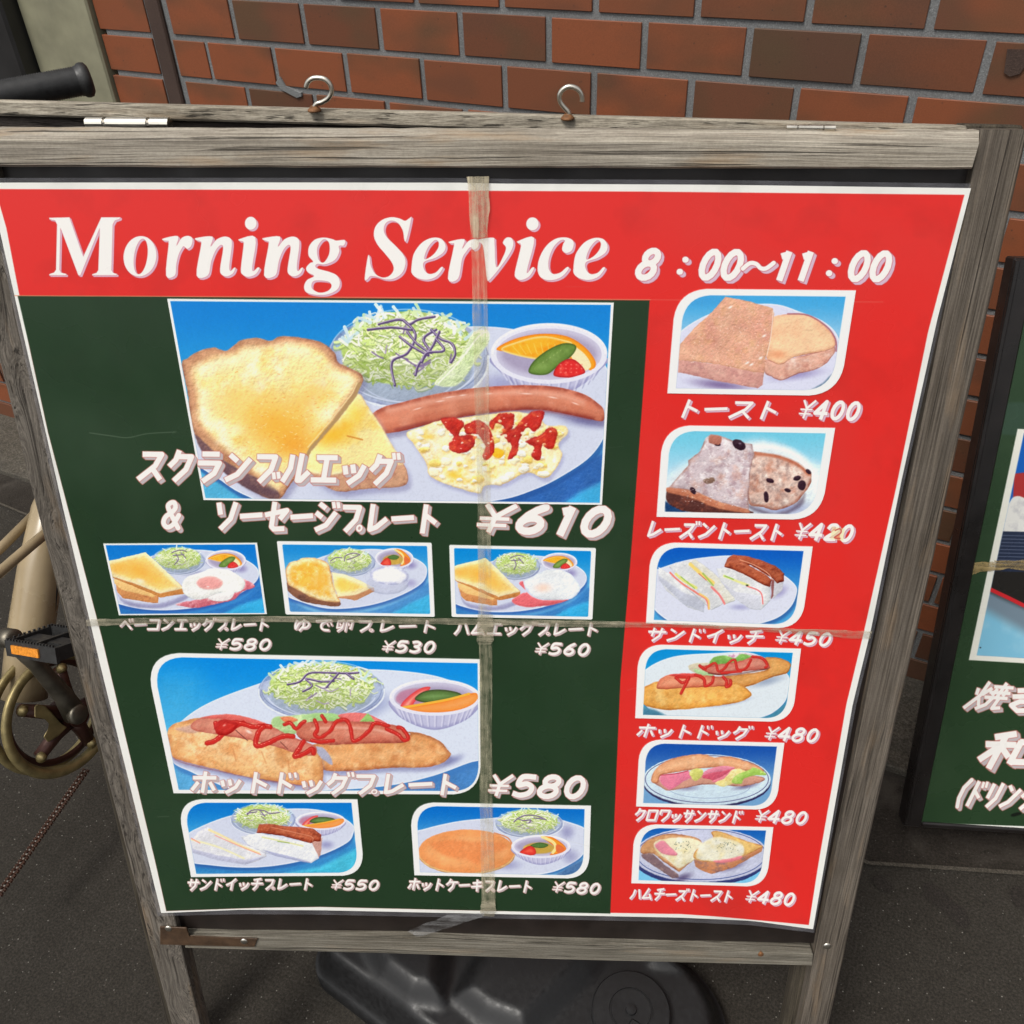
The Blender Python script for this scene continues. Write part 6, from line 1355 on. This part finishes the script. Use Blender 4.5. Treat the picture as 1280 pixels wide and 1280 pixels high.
# pale forged claw between two arms
f_ = [(43,883),(47,880),(56,882),(66,892),(73,903),(84,909),(73,920),(60,928),(54,921),(61,912),(62,904),(57,898),(43,897)]
obj('forged_claw', prism([Q(x,y,.016) for x,y in f_], [Q(x,y,.006) for x,y in f_], .0015), M['gold'], crk)
pe = Q(12, 798, .050)
arm = obj('crank_arm', tube([Q(94,893,.030), Q(78,868,.036), Q(45,830,.044), pe], [.019,.0150,.0125,.0135], 14), M['crank_metal'], bike, True)
obj('axle_cap', lathe(Q(94,892,.040), Vector(Nn), [(0,.0165),(.010,.0165),(.0125,.0135),(.013,.002)], 24), M['crank_metal'], arm, True); obj('pedal_eye', lathe(pe-Vector(Nn)*.012, Vector(Nn), [(0,.0155),(.022,.0155),(.024,.010),(.0245,.003)], 18), M['crank_metal'], arm, True)
pc = pe+Vector(Nn)*.098+Vector(fw3)*.004; N3 = Vector(Nn); Z3 = Vector(Up)*.9+Vector(fw3)*.42; Z3.normalize(); H3 = Vector(Nn); F3p = H3.cross(Z3).normalized()*-1
if F3p.dot(Vector(fw3)) < 0: F3p = -F3p
def pbx(a0, a1, n0, n1, z0, z1):
    P = [pc+F3p*a+H3*n_+Z3*z for z in (z0, z1) for a, n_ in ((a0,n0),(a1,n0),(a1,n1),(a0,n1))]
    return P, [(0,1,2,3)[::-1],(4,5,6,7),(0,1,5,4),(1,2,6,5),(2,3,7,6),(3,0,4,7)]
teeth = []
for k in range(16): teeth += [pbx(-.0375,-.0345,-.053+k*.0067,-.0500+k*.0067,.011,.0140), pbx(.0345,.0375,-.053+k*.0067,-.0500+k*.0067,.011,.0140)]
for k in range(9): teeth += [pbx(-.034+k*.008,-.031+k*.008,-.054,-.051,.011,.0140)]
ped = obj('pedal', join(pbx(-.038,-.033,-.056,.056,-.013,.011), pbx(.033,.038,-.056,.056,-.013,.011), pbx(-.0328,.0328,-.056,-.050,-.010,.0105), pbx(-.0328,.0328,.050,.056,-.010,.0105), pbx(-.012,.012,-.0498,.0498,-.008,.006), pbx(-.0328,.0328,-.003,.003,-.006,.0098), *teeth), M['rubber'], bike)
obj('reflector', join(pbx(-.0405,-.0382,-.040,.020,-.0070,.0055)), M['orange'], ped)
# main tube rising forward, slender stays
mt = [Q(30,872,-.05), Q(37,800,-.045), Q(50,715,-.04), Q(66,640,-.035), K(.50,.45,-.03)]
fr = obj('main_tube', tube(mt, [.036,.036,.035,.034,.028], 28), M['tan'], bike, True)
obj('stay', tube([Q(64,661,.0), Q(35,685,.004), Q(0,715,.01), Q(-60,765,.02)], .0085, 12), M['tan'], fr, True); obj('stay', tube([Q(44,642,-.075), Q(0,686,-.075), Q(-60,740,-.075)], .0080, 12), M['tan'], fr, True)
obj('brake_cable', tube([Q(78,660,.0), Q(70,740,-.01), Q(64,800,-.02), Q(60,850,-.03)], .0028, 8), M['rubber'], fr, True)
obj('head_tube', tube([K(.50,.36,-.03), K(.47,.66,-.03)], .024, 16), M['tan'], bike, True)
# lower chain run: alternate links
ca, cb = Q(108,962,-.008), Q(-4,1122,-.008); cdv = (cb-ca); n_l = 30; NV = Vector(Nn); pd = cdv.cross(NV).normalized()
lk = []
for k in range(n_l*2):
    p0 = ca+cdv*(k/(n_l*2)); p1 = ca+cdv*((k+1.12)/(n_l*2)); q_ = .0036 if k % 2 else .0052
    for sg in (-1, 1): lk.append(tube([p0+NV*sg*q_, (p0+p1)/2+NV*sg*q_, p1+NV*sg*q_], [.0036,.0026,.0036], 6))
obj('chain', join(*lk), M['chain'], bike); obj('chain_pins', join(*[tube([ca+cdv*((k+.5)/n_l)-NV*.0072, ca+cdv*((k+.5)/n_l)+NV*.0068], .0019, 8) for k in range(n_l)]), M['steel'], bike)
def wheel(a, rad):
    P = K(a, 0, -.03); b_ = (rad-P.z)/Up[2]; C0 = K(a, b_, -.03)
    def cr(r0, r1, n=48, m=8):
        V, F = [], []
        for i in range(n):
            t = 2*math.pi*i/n
            for q in range(m):
                s = 2*math.pi*q/m; r_ = r0+r1*math.cos(s); V.append(C0+Vector(fw3)*r_*math.cos(t)+Vector(Up)*r_*math.sin(t)+Vector(Nn)*r1*math.sin(s))
        for i in range(n):
            for q in range(m): F.append((i*m+q, i*m+(q+1)%m, ((i+1)%n)*m+(q+1)%m, ((i+1)%n)*m+q))
        return V, F
    wh = obj('wheel', join(*[tube([C0, C0+(Vector(fw3)*math.cos(x)+Vector(Up)*math.sin(x))*(rad-.03)], .0012, 5) for x in np.linspace(0, 6.283, 21)[:-1]]), M['steel'], bike)
    obj('tyre', cr(rad-.02, .02), M['rubber'], wh, True); obj('rim', cr(rad-.038, .007), M['steel_dark'], wh, True); return C0
c1 = wheel(.62, .20); c2 = wheel(-.80, .20)
obj('fork', join(tube([K(.50,.36,-.03), K(.54,.10,.03), c1+Vector(Nn)*.05], .011, 10), tube([K(.50,.36,-.03), K(.54,.10,-.09), c1-Vector(Nn)*.05], .011, 10)), M['tan'], bike, True)
obj('rear_stay', join(tube([Q(-60,765,.02), c2+Vector(Nn)*.05], .010, 10), tube([Q(-60,740,-.075), c2-Vector(Nn)*.05], .010, 10)), M['tan'], bike, True)
E1 = on_z(101, 101, 1.172)-b0; E0 = on_z(-6, 121, 1.168)-b0; E1, E0 = Vector(E1), Vector(E0); ax = (E1-E0).normalized(); g0 = E1-ax*.128
obj('handlebar', tube([E1-ax*.02, E0-ax*.10, E0-ax*.28], .0110, 12), M['steel_dark'], bike, True)
gp = [(0,.0165),(.003,.0185)]
for k in range(40): gp += [(.006+k*.003,.0172),(.0075+k*.003,.0185)]
gp += [(.127,.0185),(.129,.0205),(.133,.0215),(.138,.0205),(.141,.016),(.142,.006)]
grip = obj('grip', lathe(g0, ax, gp, 28), M['rubber'], bike, True)
col2 = lathe(g0-ax*.052, ax, [(0,.0175),(.004,.0185),(.010,.0185),(.011,.0165),(.014,.0165),(.015,.0185),(.024,.0185),(.025,.0165),(.028,.0165),(.029,.0185),(.038,.0185),(.039,.0165),(.042,.0165),(.043,.019),(.050,.019)], 28)
obj('twist_shifter', col2, M['rubber'], bike, True)
obj('stem', tube([K(.47,.66,-.03), Vector((K(.45,.9,-.03)+E0-ax*.05)/2), E0-ax*.12], .014, 12), M['steel_dark'], bike, True)
bpy.context.view_layer.update()
